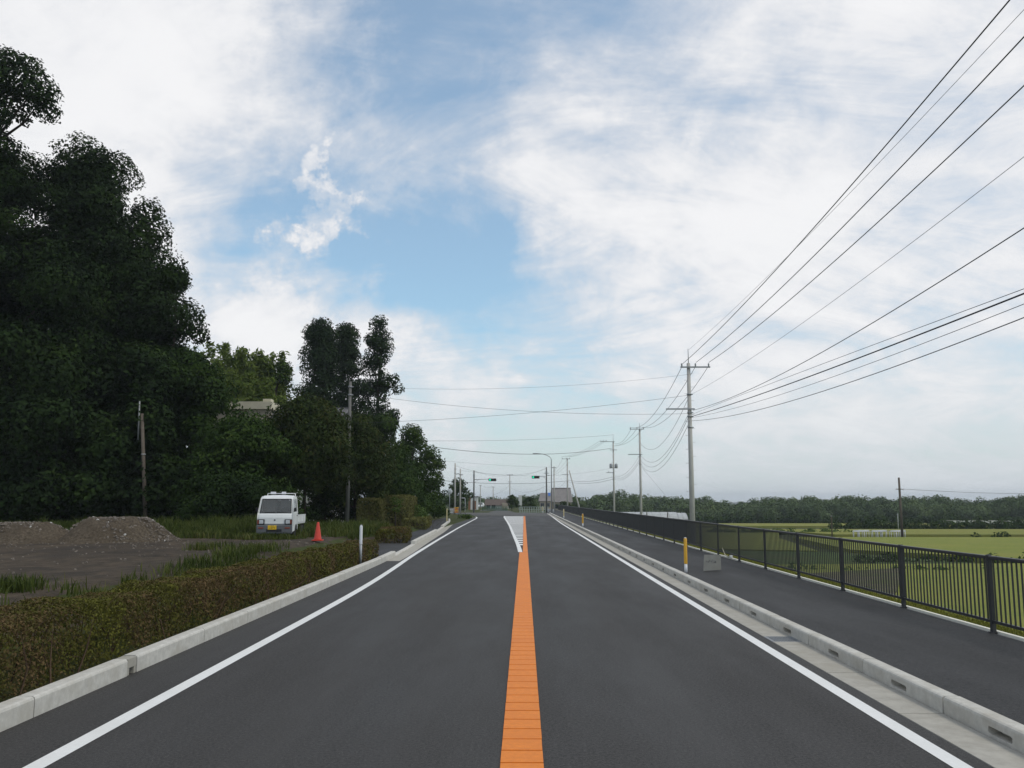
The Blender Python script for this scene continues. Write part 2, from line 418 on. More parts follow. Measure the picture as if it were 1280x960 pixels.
class MB:
    def __init__(s):
        s.v = []; s.f = []; s.sm = []

    def add(s, vs, fs, smooth=False):
        n = len(s.v)
        s.v += [tuple(x) for x in vs]
        s.f += [tuple(i + n for i in f) for f in fs]
        s.sm += [smooth] * len(fs)
        return s

    def box(s, c, d, rz=0.0, bev=0.0, rx=0.0, ry=0.0, taper=1.0):
        hx, hy, hz = d[0] / 2, d[1] / 2, d[2] / 2
        M = Matrix.Translation(c) @ Matrix.Rotation(rz, 4, 'Z') @ Matrix.Rotation(ry, 4, 'Y') @ Matrix.Rotation(rx, 4, 'X')
        if bev <= 0:
            vs = [(x * hx * (taper if z > 0 else 1), y * hy * (taper if z > 0 else 1), z * hz) for z in (-1, 1) for y in (-1, 1) for x in (-1, 1)]
            fs = [(0, 2, 3, 1), (4, 5, 7, 6), (0, 1, 5, 4), (2, 6, 7, 3), (0, 4, 6, 2), (1, 3, 7, 5)]
            return s.add([M @ Vector(v) for v in vs], fs)
        bm = bmesh.new(); bmesh.ops.create_cube(bm, size=1.0)
        for v in bm.verts:
            t = taper if v.co.z > 0 else 1
            v.co = Vector((v.co.x * d[0] * t, v.co.y * d[1] * t, v.co.z * d[2]))
        bmesh.ops.bevel(bm, geom=list(bm.edges), offset=bev, segments=2, profile=0.6, affect='EDGES')
        bm.verts.ensure_lookup_table()
        vs = [M @ v.co for v in bm.verts]; fs = [[v.index for v in f.verts] for f in bm.faces]
        bm.free()
        return s.add(vs, fs)

    def tube(s, pts, rad, seg=8, cap=True, smooth=True):
        pts = [Vector(p) for p in pts]
        if isinstance(rad, (int, float)): rad = [rad] * len(pts)
        vs = []; fs = []
        up0 = Vector((0, 0, 1))
        for i, p in enumerate(pts):
            t = (pts[min(i + 1, len(pts) - 1)] - pts[max(i - 1, 0)])
            t = t.normalized() if t.length > 1e-9 else Vector((0, 0, 1))
            ref = up0 if abs(t.z) < 0.9 else Vector((0, 1, 0))
            a = t.cross(ref).normalized(); b = t.cross(a)
            for k in range(seg):
                w = 2 * math.pi * k / seg
                vs.append(p + (a * math.cos(w) + b * math.sin(w)) * rad[i])
        for i in range(len(pts) - 1):
            for k in range(seg):
                k2 = (k + 1) % seg
                fs.append((i * seg + k, i * seg + k2, (i + 1) * seg + k2, (i + 1) * seg + k))
        n0 = len(fs)
        s.add(vs, fs, smooth)
        if cap:
            n = len(s.v) - len(vs)
            s.f.append(tuple(n + k for k in reversed(range(seg)))); s.sm.append(False)
            s.f.append(tuple(n + (len(pts) - 1) * seg + k for k in range(seg))); s.sm.append(False)
        return s

    def lathe(s, prof, c=(0, 0, 0), seg=16, smooth=True, axis='Z'):
        vs = []; fs = []
        for (r, z) in prof:
            for k in range(seg):
                w = 2 * math.pi * k / seg
                p = (r * math.cos(w), r * math.sin(w), z)
                if axis == 'Y': p = (p[0], p[2], p[1])
                if axis == 'X': p = (p[2], p[0], p[1])
                vs.append((p[0] + c[0], p[1] + c[1], p[2] + c[2]))
        for i in range(len(prof) - 1):
            for k in range(seg):
                k2 = (k + 1) % seg
                fs.append((i * seg + k, i * seg + k2, (i + 1) * seg + k2, (i + 1) * seg + k))
        s.add(vs, fs, smooth)
        n = len(s.v) - len(vs)
        if prof[0][0] > 1e-6: s.f.append(tuple(n + k for k in reversed(range(seg)))); s.sm.append(False)
        if prof[-1][0] > 1e-6: s.f.append(tuple(n + (len(prof) - 1) * seg + k for k in range(seg))); s.sm.append(False)
        return s

    def prism(s, prof, a, b, axis='X'):
        """prof: list of 2D points (counter-clockwise), extruded from a to b along axis; the profile lies in the other two axes"""
        def P(p, t):
            return (t, p[0], p[1]) if axis == 'X' else ((p[0], t, p[1]) if axis == 'Y' else (p[0], p[1], t))
        n = len(prof)
        vs = [P(p, a) for p in prof] + [P(p, b) for p in prof]
        fs = [tuple(reversed(range(n))), tuple(range(n, 2 * n))]
        for i in range(n):
            j = (i + 1) % n
            fs.append((i, j, n + j, n + i))
        return s.add(vs, fs)

    def quad(s, *p):
        return s.add(p, [tuple(range(len(p)))])

    def mesh(s, name, m):
        me = bpy.data.meshes.new(name)
        me.from_pydata([tuple(v) for v in s.v], [], s.f)
        if any(s.sm):
            me.polygons.foreach_set('use_smooth', s.sm)
        bm = bmesh.new(); bm.from_mesh(me); bmesh.ops.recalc_face_normals(bm, faces=bm.faces); bm.to_mesh(me); bm.free()
        me.materials.append(MATS[m]); me.update()
        return me

    def build(s, name, m, parent=None, loc=None, rz=None):
        return link(name, s.mesh(name, m), parent, loc, rz)


def smoothstep(a, b, x):
    t = np.clip((np.asarray(x, float) - a) / (b - a), 0, 1)
    return t * t * (3 - 2 * t)


def curve_of(pts):
    ys = np.array([p[0] for p in pts], float); xs = np.array([p[1] for p in pts], float)
    yy = np.linspace(ys[0], ys[-1], 600); xx = np.interp(yy, ys, xs)
    k = np.ones(31) / 31
    xp = np.concatenate([np.full(15, xx[0]), xx, np.full(15, xx[-1])]); xx = np.convolve(xp, k, 'valid')
    return lambda y: float(np.interp(y, yy, xx))


kerbL = curve_of([(-20, -4.5), (29, -4.5), (34, -4.62), (42, -4.95), (58, -5.5), (72, -6.2), (85, -6.9), (100, -8.2), (118, -11.5)])
lineL = curve_of([(-20, -3.65), (20, -3.65), (26, -3.8), (32, -4.03), (46, -4.38), (69, -4.88), (103, -5.38), (112, -5.9), (118, -6.8)])
lineR = lambda y: 3.26 + 0.35 * float(smoothstep(70, 135, y))
KR = 3.91          # face of the right kerb
FX = 6.60          # fence line


# ------------------------------------------------------------------ ground
def field_z(Y):
    return -2.2 - 0.0093 * np.clip(Y, 0, 300)


def ground_z(X, Y):
    X = np.asarray(X, float); Y = np.asarray(Y, float)
    base = 0.15 - 0.12 * smoothstep(27.5, 30.0, Y)
    left = base + (0.41 - base) * smoothstep(-6.7, -7.7, X) * (1 - smoothstep(48, 75, Y)) + 0.10 * smoothstep(-8.4, -10, X) * smoothstep(48, 75, Y)
    right = field_z(Y) * smoothstep(6.9, 10.5, X) + 0.02 * (1 - smoothstep(6.9, 10.5, X))
    z = np.where(X < 0, left, right)
    mid = (X > -6.0) & (X < 6.55)
    return np.where(mid, -0.12, z)


def build_ground():
    xs = np.unique(np.concatenate([[-4000, -1500, -600, -300, -150, -90], np.arange(-60, -12, 3.0), np.arange(-12, -6.0, 0.2), [-6.01, -5.99, -4.6, 0, 4, 6.54, 6.56, 6.9],
                                   np.arange(7.2, 11, 0.3), [14, 20, 30, 45, 60, 90, 130, 200, 300, 600, 1500, 4000]]))
    ys = np.unique(np.concatenate([[-200, -60], np.arange(-20, 26, 4.0), np.arange(26, 31, .5), np.arange(31, 180, 4.0), np.arange(180, 320, 15), [400, 600, 1000, 2000, 4500]]))
    XX, YY = np.meshgrid(xs, ys)
    ZZ = ground_z(XX, YY)
    rng = np.random.default_rng(3)
    ZZ += np.where((XX < -7) & (YY < 120), rng.normal(0, 0.01, XX.shape), 0)
    V = np.stack([XX, YY, ZZ], -1).reshape(-1, 3)
    nx = len(xs); idx = np.arange(len(ys) * nx).reshape(len(ys), nx)
    Fq = np.stack([idx[:-1, :-1], idx[:-1, 1:], idx[1:, 1:], idx[1:, :-1]], -1).reshape(-1, 4)
    tag(link('ground', mesh_np('ground', V, Fq, 'grass_ground', True)), 'green grassy ground falling away to the fields', None, None, 'structure')


def strip(left, right, y0, y1, z, m, name, step=2.0, label=None, parent=None):
    n = max(1, int(math.ceil((y1 - y0) / step)))
    mb = MB(); vs = []
    for i in range(n + 1):
        y = y0 + (y1 - y0) * i / n
        l = left(y) if callable(left) else left
        r = right(y) if callable(right) else right
        zz = z(y) if callable(z) else z
        vs += [(l, y, zz), (r, y, zz)]
    fs = [(2 * i, 2 * i + 1, 2 * i + 3, 2 * i + 2) for i in range(n)]
    mb.add(vs, fs)
    o = mb.build(name, m, parent)
    if parent is None: tag(o, label, None, None, 'structure')
    return o


build_ground()
# gravelly yard left of the hedge
def build_yard():
    nx, ny = 60, 60
    xs = np.linspace(-60, -6.1, nx); ys = np.linspace(2, 48, ny)
    XX, YY = np.meshgrid(xs, ys)
    rng = np.random.default_rng(8)
    ZZ = ground_z(XX, YY) + 0.075 + 0.025 * np.sin(XX * 1.3 + YY * .7) * np.sin(YY * 1.1)
    ZZ += 0.012 * rng.normal(size=ZZ.shape)
    ed = (smoothstep(48, 44, YY)) * smoothstep(-6.1, -7.0, XX)
    ZZ = ZZ * ed + (1 - ed) * (ground_z(XX, YY) - 0.15)
    V = np.stack([XX, YY, ZZ], -1).reshape(-1, 3)
    idx = np.arange(nx * ny).reshape(ny, nx)
    Fq = np.stack([idx[:-1, :-1], idx[:-1, 1:], idx[1:, 1:], idx[1:, :-1]], -1).reshape(-1, 4)
    tag(link('dirt_yard', mesh_np('dirt_yard', V, Fq, 'dirt', True)), 'bare brown dirt yard behind the roadside hedge', None, None, 'structure')
build_yard()

GUT0 = 30.0
road_left = lambda y: kerbL(y) + (0.43 if y > GUT0 else 0.0)
strip(lambda y: kerbL(y) - 0.05, 3.492, -20, GUT0, 0.0, 'asphalt', 'road', 2.0, 'dark new asphalt road running straight ahead')
strip(lambda y: kerbL(y) + 0.43, 3.492, GUT0, 117, 0.0, 'asphalt', 'road', 2.0, 'dark asphalt road beyond the left gutter up to the junction')
# the junction and the road that bends off to the left behind it
mb = MB(); mb.quad((-8.3, 117, 0.06), (3.492, 117, 0.0), (4.2, 150, 0.0), (-1.4, 151.5, 0.0), (-7.9, 151.5, 0.0), (-9.5, 147.5, 0.06), (-60, 147, 0.2), (-60, 129, 0.2), (-12, 129, 0.2), (-9.4, 126, 0.06))
tag(mb.build('junction', 'asphalt_old'), 'greyer asphalt of the road junction ahead', None, None, 'structure')
mb = MB(); mb.quad((-7.9, 151.5, 0.0), (-1.4, 151.5, 0.0), (-3.5, 185, 0.05), (-7.5, 240, 0.05), (-15, 330, 0.05), (-22, 330, 0.05), (-13.5, 240, 0.05), (-9.2, 185, 0.05))
tag(mb.build('road_beyond', 'asphalt_old'), 'far road going on beyond the junction', None, None, 'structure')
strip(4.075, FX - 0.02, -20, 178, 0.13, 'asphalt_walk', 'pavement_right', 4.0, 'dark asphalt pavement between the kerb and the black fence')
strip(FX + 0.036, FX + 0.10, -20, 178, 0.155, 'concrete_edge', 'pavement_edging', 4.0, 'narrow pale concrete edging under the black fence')
mbx = MB(); mbx.box((FX + 0.068, 79, -0.1), (0.066, 198, 0.50)); tag(mbx.build('edging_base', 'concrete_edge'), 'pale concrete foundation strip under the fence', None, None, 'structure')
strip(FX + 0.103, FX + 0.62, -20, 178, 0.055, 'verge', 'verge', 4.0, 'yellowish grass verge sheet behind the concrete edging')
# left pavement with driveway
strip(lambda y: float(np.interp(y, [30, 50, 60, 117], [-6.62, -6.62, -8.6, -14.5])), lambda y: kerbL(y) - 0.165, 30.6, 117, 0.062, 'asphalt_walk', 'pavement_left', 2.0, 'asphalt driveway and pavement on the left behind the kerb')

# ------------------------------------------------------------------ road markings
strip(lambda y: lineL(y) - 0.08, lambda y: lineL(y) + 0.08, -6, 117, 0.004, 'paint_white', 'edge_line_left', 1.0, 'white edge line on the left side of the road')
strip(lambda y: lineR(y) - 0.075, lambda y: lineR(y) + 0.075, -6, 140, 0.004, 'paint_white', 'edge_line_right', 2.0, 'white edge line on the right side of the road')


def centre_line():
    base = MB()
    y0, y1 = 3.0, 35.2
    base.quad((-0.183, y0, 0.004), (0.142, y0, 0.004), (0.142, y1, 0.004), (-0.183, y1, 0.004))
    root = tag(base.build('centre_line', 'paint_orange_base'), 'wide orange centre line with cross ribs on the asphalt', None, None, 'structure')
    p = MB(); p.box((0, 0, 0.0025), (0.325, 0.318, 0.005))
    me = p.mesh('line_panel', 'paint_orange')
    n = int((y1 - y0) / 0.34)
    rr = random.Random(9)
    for i in range(n):
        o = link('line_panel', me, root, (-0.0205 + rr.uniform(-.0015, .0015), y0 + 0.17 + i * 0.34 + rr.uniform(-.004, .004), 0.0045), rr.uniform(-.006, .006))
        o.scale = (rr.uniform(.994, 1.004), rr.uniform(.975, 1.0), 1)
    q = MB()
    for i in range(40):
        a, b = 35.2 + i * 2.25, 35.2 + (i + 1) * 2.25
        xa, xb = -0.05 - 0.03 * i / 40, -0.05 - 0.03 * (i + 1) / 40
        q.quad((xa, a, 0.006), (0.14, a, 0.006), (0.14, b, 0.006), (xb, b, 0.006))
    q.build('line_panel', 'paint_orange', root)
    return root


centre_line()
zebL = curve_of([(35.2, -0.14), (42, -0.30), (56.6, -0.72), (70, -1.08), (83, -1.5), (110, -2.42), (125, -2.65)])
strip(lambda y: zebL(y) - 0.085, lambda y: zebL(y) + 0.085, 35.22, 124, 0.005, 'paint_white', 'turn_line', 1.5, 'white line leaving the orange line to widen the median')


def hatching():
    root = None
    y = 40.6
    while y < 123:
        mb = MB()
        a, b = y, y + (1.15 if y < 75 else 1.35)
        mb.quad((zebL(a) + 0.085, a + 0.12, 0.004), (-0.062 - 0.02 * (y - 40) / 80, a, 0.004), (-0.062 - 0.02 * (y - 40) / 80, b, 0.004), (zebL(b) + 0.085, b + 0.12, 0.004))
        if root is None:
            root = tag(mb.build('hatched_median', 'paint_white'), 'white hatched median widening towards the junction', None, None, 'structure')
        else:
            mb.build('hatch_stripe', 'paint_white', root)
        y += 2.12


hatching()


def junction_marks():
    root = thing('crosswalk', 'worn white zebra crossing at the junction ahead', 'crosswalk')
    root['kind'] = 'structure'
    if 'category' in root: del root['category']
    for i in range(9):
        x = -9.5 + i * 1.0
        mb = MB(); mb.quad((x, 134, 0.004), (x + 0.48, 134, 0.004), (x + 0.48, 137.5, 0.004), (x, 137.5, 0.004))
        mb.build('stripe', 'paint_white_worn', root)
    mb = MB()
    for (x0, y0, x1, y1, w) in ((-7.6, 150, -3.8, 143, 0.35), (-3.8, 143, 2.0, 140.5, 0.25), (0.2, 125.5, 3.3, 125.5, 0.45)):
        d = Vector((x1 - x0, y1 - y0, 0)).normalized(); nrm = Vector((-d.y, d.x, 0)) * w
        mb.quad((x0, y0, .006), (x1, y1, .006), (x1 + nrm.x, y1 + nrm.y, .006), (x0 + nrm.x, y0 + nrm.y, .006))
    tag(mb.build('junction_lines', 'paint_white_worn'), 'worn white guide lines across the junction', None, None, 'structure')


junction_marks()

# ------------------------------------------------------------------ kerbs and gutters
def kerb_slotted(Lb=2.0):
    """2 m kerb stone with a drain slot, face at x=0 towards -x, length along y centred"""
    bm = bmesh.new()
    h, w, b = 0.16, 0.165, 0.028
    y0, y1 = -Lb / 2 + 0.008, Lb / 2 - 0.008
    zs = -0.10
    face_top = h - b
    out = [(0, y0, zs), (0, y1, zs), (0, y1, face_top), (0, y0, face_top)]
    ov = [bm.verts.new(p) for p in out]
    hole = []
    L2, z0, z1 = 0.19, 0.028, 0.088
    for (yy, zz) in ((-L2, z0 + .015), (-L2 + .015, z0), (L2 - .015, z0), (L2, z0 + .015), (L2, z1 - .015), (L2 - .015, z1), (-L2 + .015, z1), (-L2, z1 - .015)):
        hole.append(bm.verts.new((0, yy, zz)))
    edges = [bm.edges.new((ov[i], ov[(i + 1) % 4])) for i in range(4)] + [bm.edges.new((hole[i], hole[(i + 1) % 8])) for i in range(8)]
    bmesh.ops.triangle_fill(bm, use_beauty=True, edges=edges)
    inner = [bm.verts.new((0.11, v.co.y, v.co.z)) for v in hole]
    for i in range(8):
        j = (i + 1) % 8
        bm.faces.new((hole[i], hole[j], inner[j], inner[i]))
    bm.faces.new(inner)
    prof = [(0, face_top), (0.008, h - 0.010), (b, h), (w - 0.015, h), (w, h - 0.012), (w, zs)]
    rows = [[ov[3], ov[2]]]
    for (x, z) in prof[1:]:
        rows.append([bm.verts.new((x, y0, z)), bm.verts.new((x, y1, z))])
    for i in range(len(rows) - 1):
        bm.faces.new((rows[i][0], rows[i][1], rows[i + 1][1], rows[i + 1][0]))
    bm.faces.new([ov[0], ov[3]] + [r[0] for r in rows[1:]])
    bm.faces.new([ov[1], ov[2]] + [r[1] for r in rows[1:]])
    bmesh.ops.recalc_face_normals(bm, faces=bm.faces)
    me = bpy.data.meshes.new('kerb_stone'); bm.to_mesh(me); bm.free()
    me.materials.append(MATS['concrete_kerb'])
    return me


def right_kerb():
    root = thing('kerb_right', 'pale concrete kerb with drain slots along the right side', None)
    root['kind'] = 'structure'
    me = kerb_slotted()
    # joints fall at Y = 7.78 + 2k
    y = 0.74
    rng = random.Random(5)
    while y < 139:
        o = link('kerb_stone', me, root, (KR + rng.uniform(-.004, .004), y + 1.0, rng.uniform(-.003, .003)))
        if y > 2: o.rotation_euler = (0, 0, rng.uniform(-.0012, .0012))
        y += 2.0
    g = thing('gutter_right', 'flat grey concrete gutter slabs beside the right kerb', None)
    g['kind'] = 'structure'
    s = MB(); s.box((0, 0, -0.06), (0.408, 1.980, 0.13), bev=0.006)
    me = s.mesh('gutter_slab', 'concrete_gutter')
    y = 0.74
    GR = 14.78       # the slab that carries the grate starts here
    k = 0
    while y < 139:
        if abs(y - 12.74) < 0.1:
            # slab with the iron grate: two short slabs with the grate between
            for (a, b) in ((12.74, 13.02), (13.52, 14.74)):
                q = MB(); q.box((0, 0, -0.06), (0.408, b - a - 0.01, 0.13), bev=0.004)
                q.build('gutter_slab', 'concrete_gutter', g, (3.70, (a + b) / 2, 0))
            fr = MB()
            for x in (-0.19, 0.19): fr.box((x, 0, -0.02), (0.025, 0.49, 0.05))
            for yy in (-0.235, 0.235): fr.box((0, yy, -0.02), (0.355, 0.02, 0.05))
            gr = fr.build('drain_grate', 'steel_galv', g, (3.70, 13.27, 0.0))
            bb = MB(); bb.box((0, 0, -0.02), (0.012, 0.45, 0.045)); bme = bb.mesh('grate_bar', 'steel_galv')
            for i in range(9): link('grate_bar', bme, gr, (-0.16 + 0.04 * i, 0, 0))
            cb = MB(); cb.box((0, 0, 0), (0.34, 0.008, 0.03)); cme = cb.mesh('cross_bar', 'steel_galv')
            for i in range(4): link('cross_bar', cme, gr, (0, -0.16 + 0.107 * i, -0.01))
            pit = MB(); pit.box((0, 0, -0.2), (0.40, 0.49, 0.02)); pit.build('drain_pit', 'soil', g, (3.70, 13.27, 0))
        else:
            link('gutter_slab', me, g, (3.70, y + 1.0, rng.uniform(-.002, .001)))
        y += 2.0
        k += 1


right_kerb()


def left_kerb():
    root = thing('kerb_left', 'pale concrete kerb along the left side in front of the hedges', None)
    root['kind'] = 'structure'
    rng = random.Random(11)

    def stone(y0, y1, h, taper_end=None):
        xa, xb = kerbL(y0), kerbL(y1)
        ln = math.hypot(xb - xa, y1 - y0)
        prof = [(0, -0.1), (0, h - 0.03), (-0.009, h - 0.010), (-0.03, h), (-0.16, h), (-0.175, h - 0.012), (-0.175, -0.1)]
        m = MB(); m.prism(list(reversed(prof)), -ln / 2 + 0.009, ln / 2 - 0.009, 'Y')
        me = m.mesh('kerb_stone', 'concrete_kerb_new')
        ang = -math.atan2(xb - xa, y1 - y0)
        link('kerb_stone', me, root, ((xa + xb) / 2, (y0 + y1) / 2, rng.uniform(-.003, .003)), ang)
    # whole stones; the mortar block with the weep hole stands at Y = 10.45..10.67
    y = 8.48
    ys = [(y - 2 * (i + 1), y - 2 * i) for i in range(6)]
    ys += [(8.48, 10.44), (10.68, 12.9)]
    yy = 12.9
    while yy < 31.5:
        ys.append((yy, min(yy + 2.0, 32.4))); yy += 2.0
    for (a, b) in ys:
        stone(a, b, 0.19)
    # mortar block with weep pipe
    m = MB(); m.box((-4.588, 10.56, 0.13), (0.165, 0.224, 0.10)); m.build('mortar_block', 'concrete_gutter', root)
    for yy in (10.475, 10.645):
        m = MB(); m.box((-4.590, yy, 0.0), (0.162, 0.05, 0.16)); m.build('mortar_block', 'concrete_gutter', root)
    m = MB(); m.box((-4.64, 10.56, 0.0), (0.05, 0.12, 0.158)); m.build('weep_hole', 'black_plastic', root)
    # dropped kerb at the driveway, then stones with a raised part, then dropped again
    for (a, b, h) in ((32.4, 34.4, 0.06), (34.4, 36.4, 0.06), (36.4, 38.4, 0.06), (38.4, 40.6, 0.06),
                      (40.6, 42.6, 0.19), (42.6, 44.6, 0.19), (44.6, 46.6, 0.19), (46.6, 48.6, 0.19), (48.6, 50.6, 0.19), (50.6, 52.6, 0.19), (52.6, 54.6, 0.19), (54.6, 57, 0.19),
                      (57, 60, 0.08), (60, 63, 0.08), (63, 66, 0.08), (66, 69, 0.19), (69, 72, 0.19), (72, 76, 0.19), (76, 80, 0.19), (80, 84, 0.08), (84, 90, 0.08), (90, 97, 0.08)):
        stone(a, b, h)
    g = thing('gutter_left', 'grey concrete gutter slabs beside the dropped left kerb', None)
    g['kind'] = 'structure'
    y = GUT0
    while y < 97:
        y1 = y + 2.0
        m = MB()
        m.add([(kerbL(y), y + .006, .004), (kerbL(y) + .428, y + .006, .004), (kerbL(y1) + .428, y1 - .006, .004), (kerbL(y1), y1 - .006, .004),
               (kerbL(y), y + .006, -.1), (kerbL(y) + .428, y + .006, -.1), (kerbL(y1) + .428, y1 - .006, -.1), (kerbL(y1), y1 - .006, -.1)],
              [(0, 1, 2, 3), (0, 4, 5, 1), (1, 5, 6, 2), (2, 6, 7, 3), (3, 7, 4, 0)])
        m.build('gutter_slab', 'concrete_gutter', g)
        y = y1


left_kerb()


# ------------------------------------------------------------------ railing on the right
def railing():
    root = thing('railing', 'long black metal railing with upright bars along the right pavement', 'fence', (FX, 10.04, 0.13))
    post = MB(); post.box((0, 0, 0.53), (0.062, 0.062, 1.10), bev=0.006); post.box((0, 0, 0.005), (0.10, 0.10, 0.012))
    pme = post.mesh('post', 'fence_paint')
    rt = MB(); rt.box((0, 1.5, 1.045), (0.058, 2.93, 0.05), bev=0.012); rtm = rt.mesh('top_rail', 'fence_paint')
    rb = MB(); rb.box((0, 1.5, 0.155), (0.038, 2.93, 0.042), bev=0.005); rbm = rb.mesh('bottom_rail', 'fence_paint')
    pk = MB(); pk.box((0, 0, 0.598), (0.018, 0.018, 0.85)); pkm = pk.mesh('bar', 'fence_paint')
    rest = MB()
    NP = 55
    for i in range(NP + 1):
        y = 3.0 * i
        link('post', pme, root, (0, y, 0))
        if i == NP: break
        link('top_rail', rtm, root, (0, y, 0)); link('bottom_rail', rbm, root, (0, y, 0))
        for k in range(24):
            yk = y + 0.12 * (k + 1)
            if i < 12:
                link('bar', pkm, root, (0, yk, 0))
            else:
                rest.box((0, yk, 0.598), (0.018, 0.018, 0.85))
    o = rest.build('distant_bars', 'fence_paint', root); o['kind'] = 'stuff'
    # grass strip just behind it
    rng = np.random.default_rng(4)


railing()


# ------------------------------------------------------------------ leaves and blades
def leaf_quads(P, Nn, size, rng, aspect=0.55, fold=0.15):
    n = len(P)
    Nn = Nn / (np.linalg.norm(Nn, axis=1, keepdims=True) + 1e-9)
    r = rng.normal(size=(n, 3))
    t = r - (r * Nn).sum(1, keepdims=True) * Nn
    t /= (np.linalg.norm(t, axis=1, keepdims=True) + 1e-9)
    b = np.cross(Nn, t)
    s = (size * rng.uniform(0.65, 1.35, n))[:, None]
    a = P - t * s * 0.5; c = P + t * s * 0.5
    l = P + b * s * aspect * 0.5 + Nn * s * fold; rr = P - b * s * aspect * 0.5 + Nn * s * fold
    V = np.stack([a, l, c, rr], 1).reshape(-1, 3)
    Fq = np.arange(4 * n, dtype=np.int32).reshape(n, 4)
    return V, Fq


def clump_points(clumps, density, rng, inner=0.5, lump=0.25, up=0.35, rand=0.5):
    """points through the outer shell of ellipsoid clumps; density = leaves per m2 of shell"""
    Ps = []; Ns = []
    for (cx, cy, cz, rx, ry, rz) in clumps:
        area = 4 * math.pi * ((rx * ry + ry * rz + rx * rz) / 3)
        n = max(12, int(area * density))
        d = rng.normal(size=(n, 3)); d /= np.linalg.norm(d, axis=1, keepdims=True)
        k = rng.uniform(3, 6, 3); ph = rng.uniform(0, 6.28, 3)
        wob = 1 + lump * np.sin(d @ (k[:, None] * rng.normal(size=(3, 1)))[:, 0] * 1.0 + ph[0]) * np.sin(d[:, 0] * k[1] + ph[1]) + rng.normal(0, 0.05, n)
        rad = (1 - (1 - inner) * rng.random(n) ** 2.2) * wob
        Ps.append(np.array([cx, cy, cz]) + d * rad[:, None] * np.array([rx, ry, rz]))
        Ns.append(d + rng.normal(size=(n, 3)) * rand + np.array([0, 0, up]))
    return np.concatenate(Ps), np.concatenate(Ns)


def envelope_clumps(h0, h1, R0, rng, n, shape, rc=(0.22, 0.34), flat=0.75, asym=0.15):
    """clump centres spread over an envelope of revolution; shape(t) gives relative radius at relative height t"""
    out = []
    H = h1 - h0
    i = 0
    while len(out) < n and i < n * 30:
        i += 1
        t = rng.random()
        s = shape(t)
        if rng.random() > s + 0.15: continue
        w = rng.uniform(0, 2 * math.pi)
        q = rng.random() ** 0.45
        rc_ = R0 * rng.uniform(*rc)
        rr = max(0.0, R0 * s - rc_ * 0.55) * q * (1 + asym * math.sin(w * 2 + 1.3) + rng.normal(0, 0.06))
        z = min(h1 - rc_ * flat * 0.9, h0 + t * H)
        out.append((rr * math.cos(w), rr * math.sin(w), z, rc_, rc_, rc_ * flat))
    return out


SHAPES = {
    'broad': lambda t: max(0.05, math.sin(math.pi * min(1, (0.12 + 0.88 * t))) ** 0.55),
    'dome': lambda t: max(0.08, (1 - t ** 2.6) ** 0.6) * (0.72 + 0.28 * min(1, t * 3)),
    'cone': lambda t: max(0.10, (1 - t) ** 0.55 * (0.75 + 0.25 * min(1, t * 4))),
    'column': lambda t: max(0.16, (1 - t ** 3.5) ** 0.7 * (0.8 + 0.2 * math.sin(t * 9))),
    'cedar': lambda t: 1.0 - 0.62 * t ** 2.4,
    'skirt': lambda t: max(0.08, (1 - t ** 2.8) ** 0.6),
}


def tree(name, label, cat, loc, height, crown0, radius, shape, leaf, size, density, seed, n_clump=40, rc=(0.24, 0.36), trunk_r=None, group=None,
         bark='bark', extra=None, limbs=14, flat=0.75, up=0.35, inner=0.5):
    rng = np.random.default_rng(seed)
    root = thing(name, label, cat, loc, 0, group)
    cl = envelope_clumps(crown0, height, radius, rng, n_clump, SHAPES[shape], rc, flat)
    if extra: cl = cl + extra
    P, Nn = clump_points(cl, density, rng, up=up, inner=inner)
    k = P[:, 2] > 0.02
    V, Fq = leaf_quads(P[k], Nn[k], size, rng)
    link('crown', mesh_np('crown', V, Fq, leaf), root)
    tr = trunk_r or max(0.08, height * 0.018)
    mb = MB()
    top = crown0 + (height - crown0) * 0.75
    pts = []
    bend = rng.normal(0, 0.02, 2)
    for i in range(7):
        t = i / 6
        pts.append((bend[0] * height * t * t + rng.normal(0, tr * .25) * (i > 0), bend[1] * height * t * t + rng.normal(0, tr * .25) * (i > 0), -0.25 + (top + 0.25) * t))
    mb.tube(pts, [tr * (1.35 if i == 0 else 1) * (1 - 0.8 * i / 6) for i in range(7)], 8)
    order = rng.permutation(len(cl))[:limbs]
    for j in order:
        c = cl[j]
        zb = max(0.3 * crown0 + 0.3, min(top * 0.95, c[2] - 0.5 * math.hypot(c[0], c[1])))
        t = zb / top
        b0 = Vector((bend[0] * height * t * t, bend[1] * height * t * t, zb)); e = Vector(c[:3])
        mid = b0.lerp(e, 0.5) + Vector((rng.normal(0, .15), rng.normal(0, .15), rng.normal(0.1, .2)))
        r0 = tr * 0.42 * (1 - 0.5 * t)
        mb.tube([b0, mid, e], [r0, r0 * 0.6, r0 * 0.2], 5, cap=False)
    mb.build('trunk', bark, root)
    return root


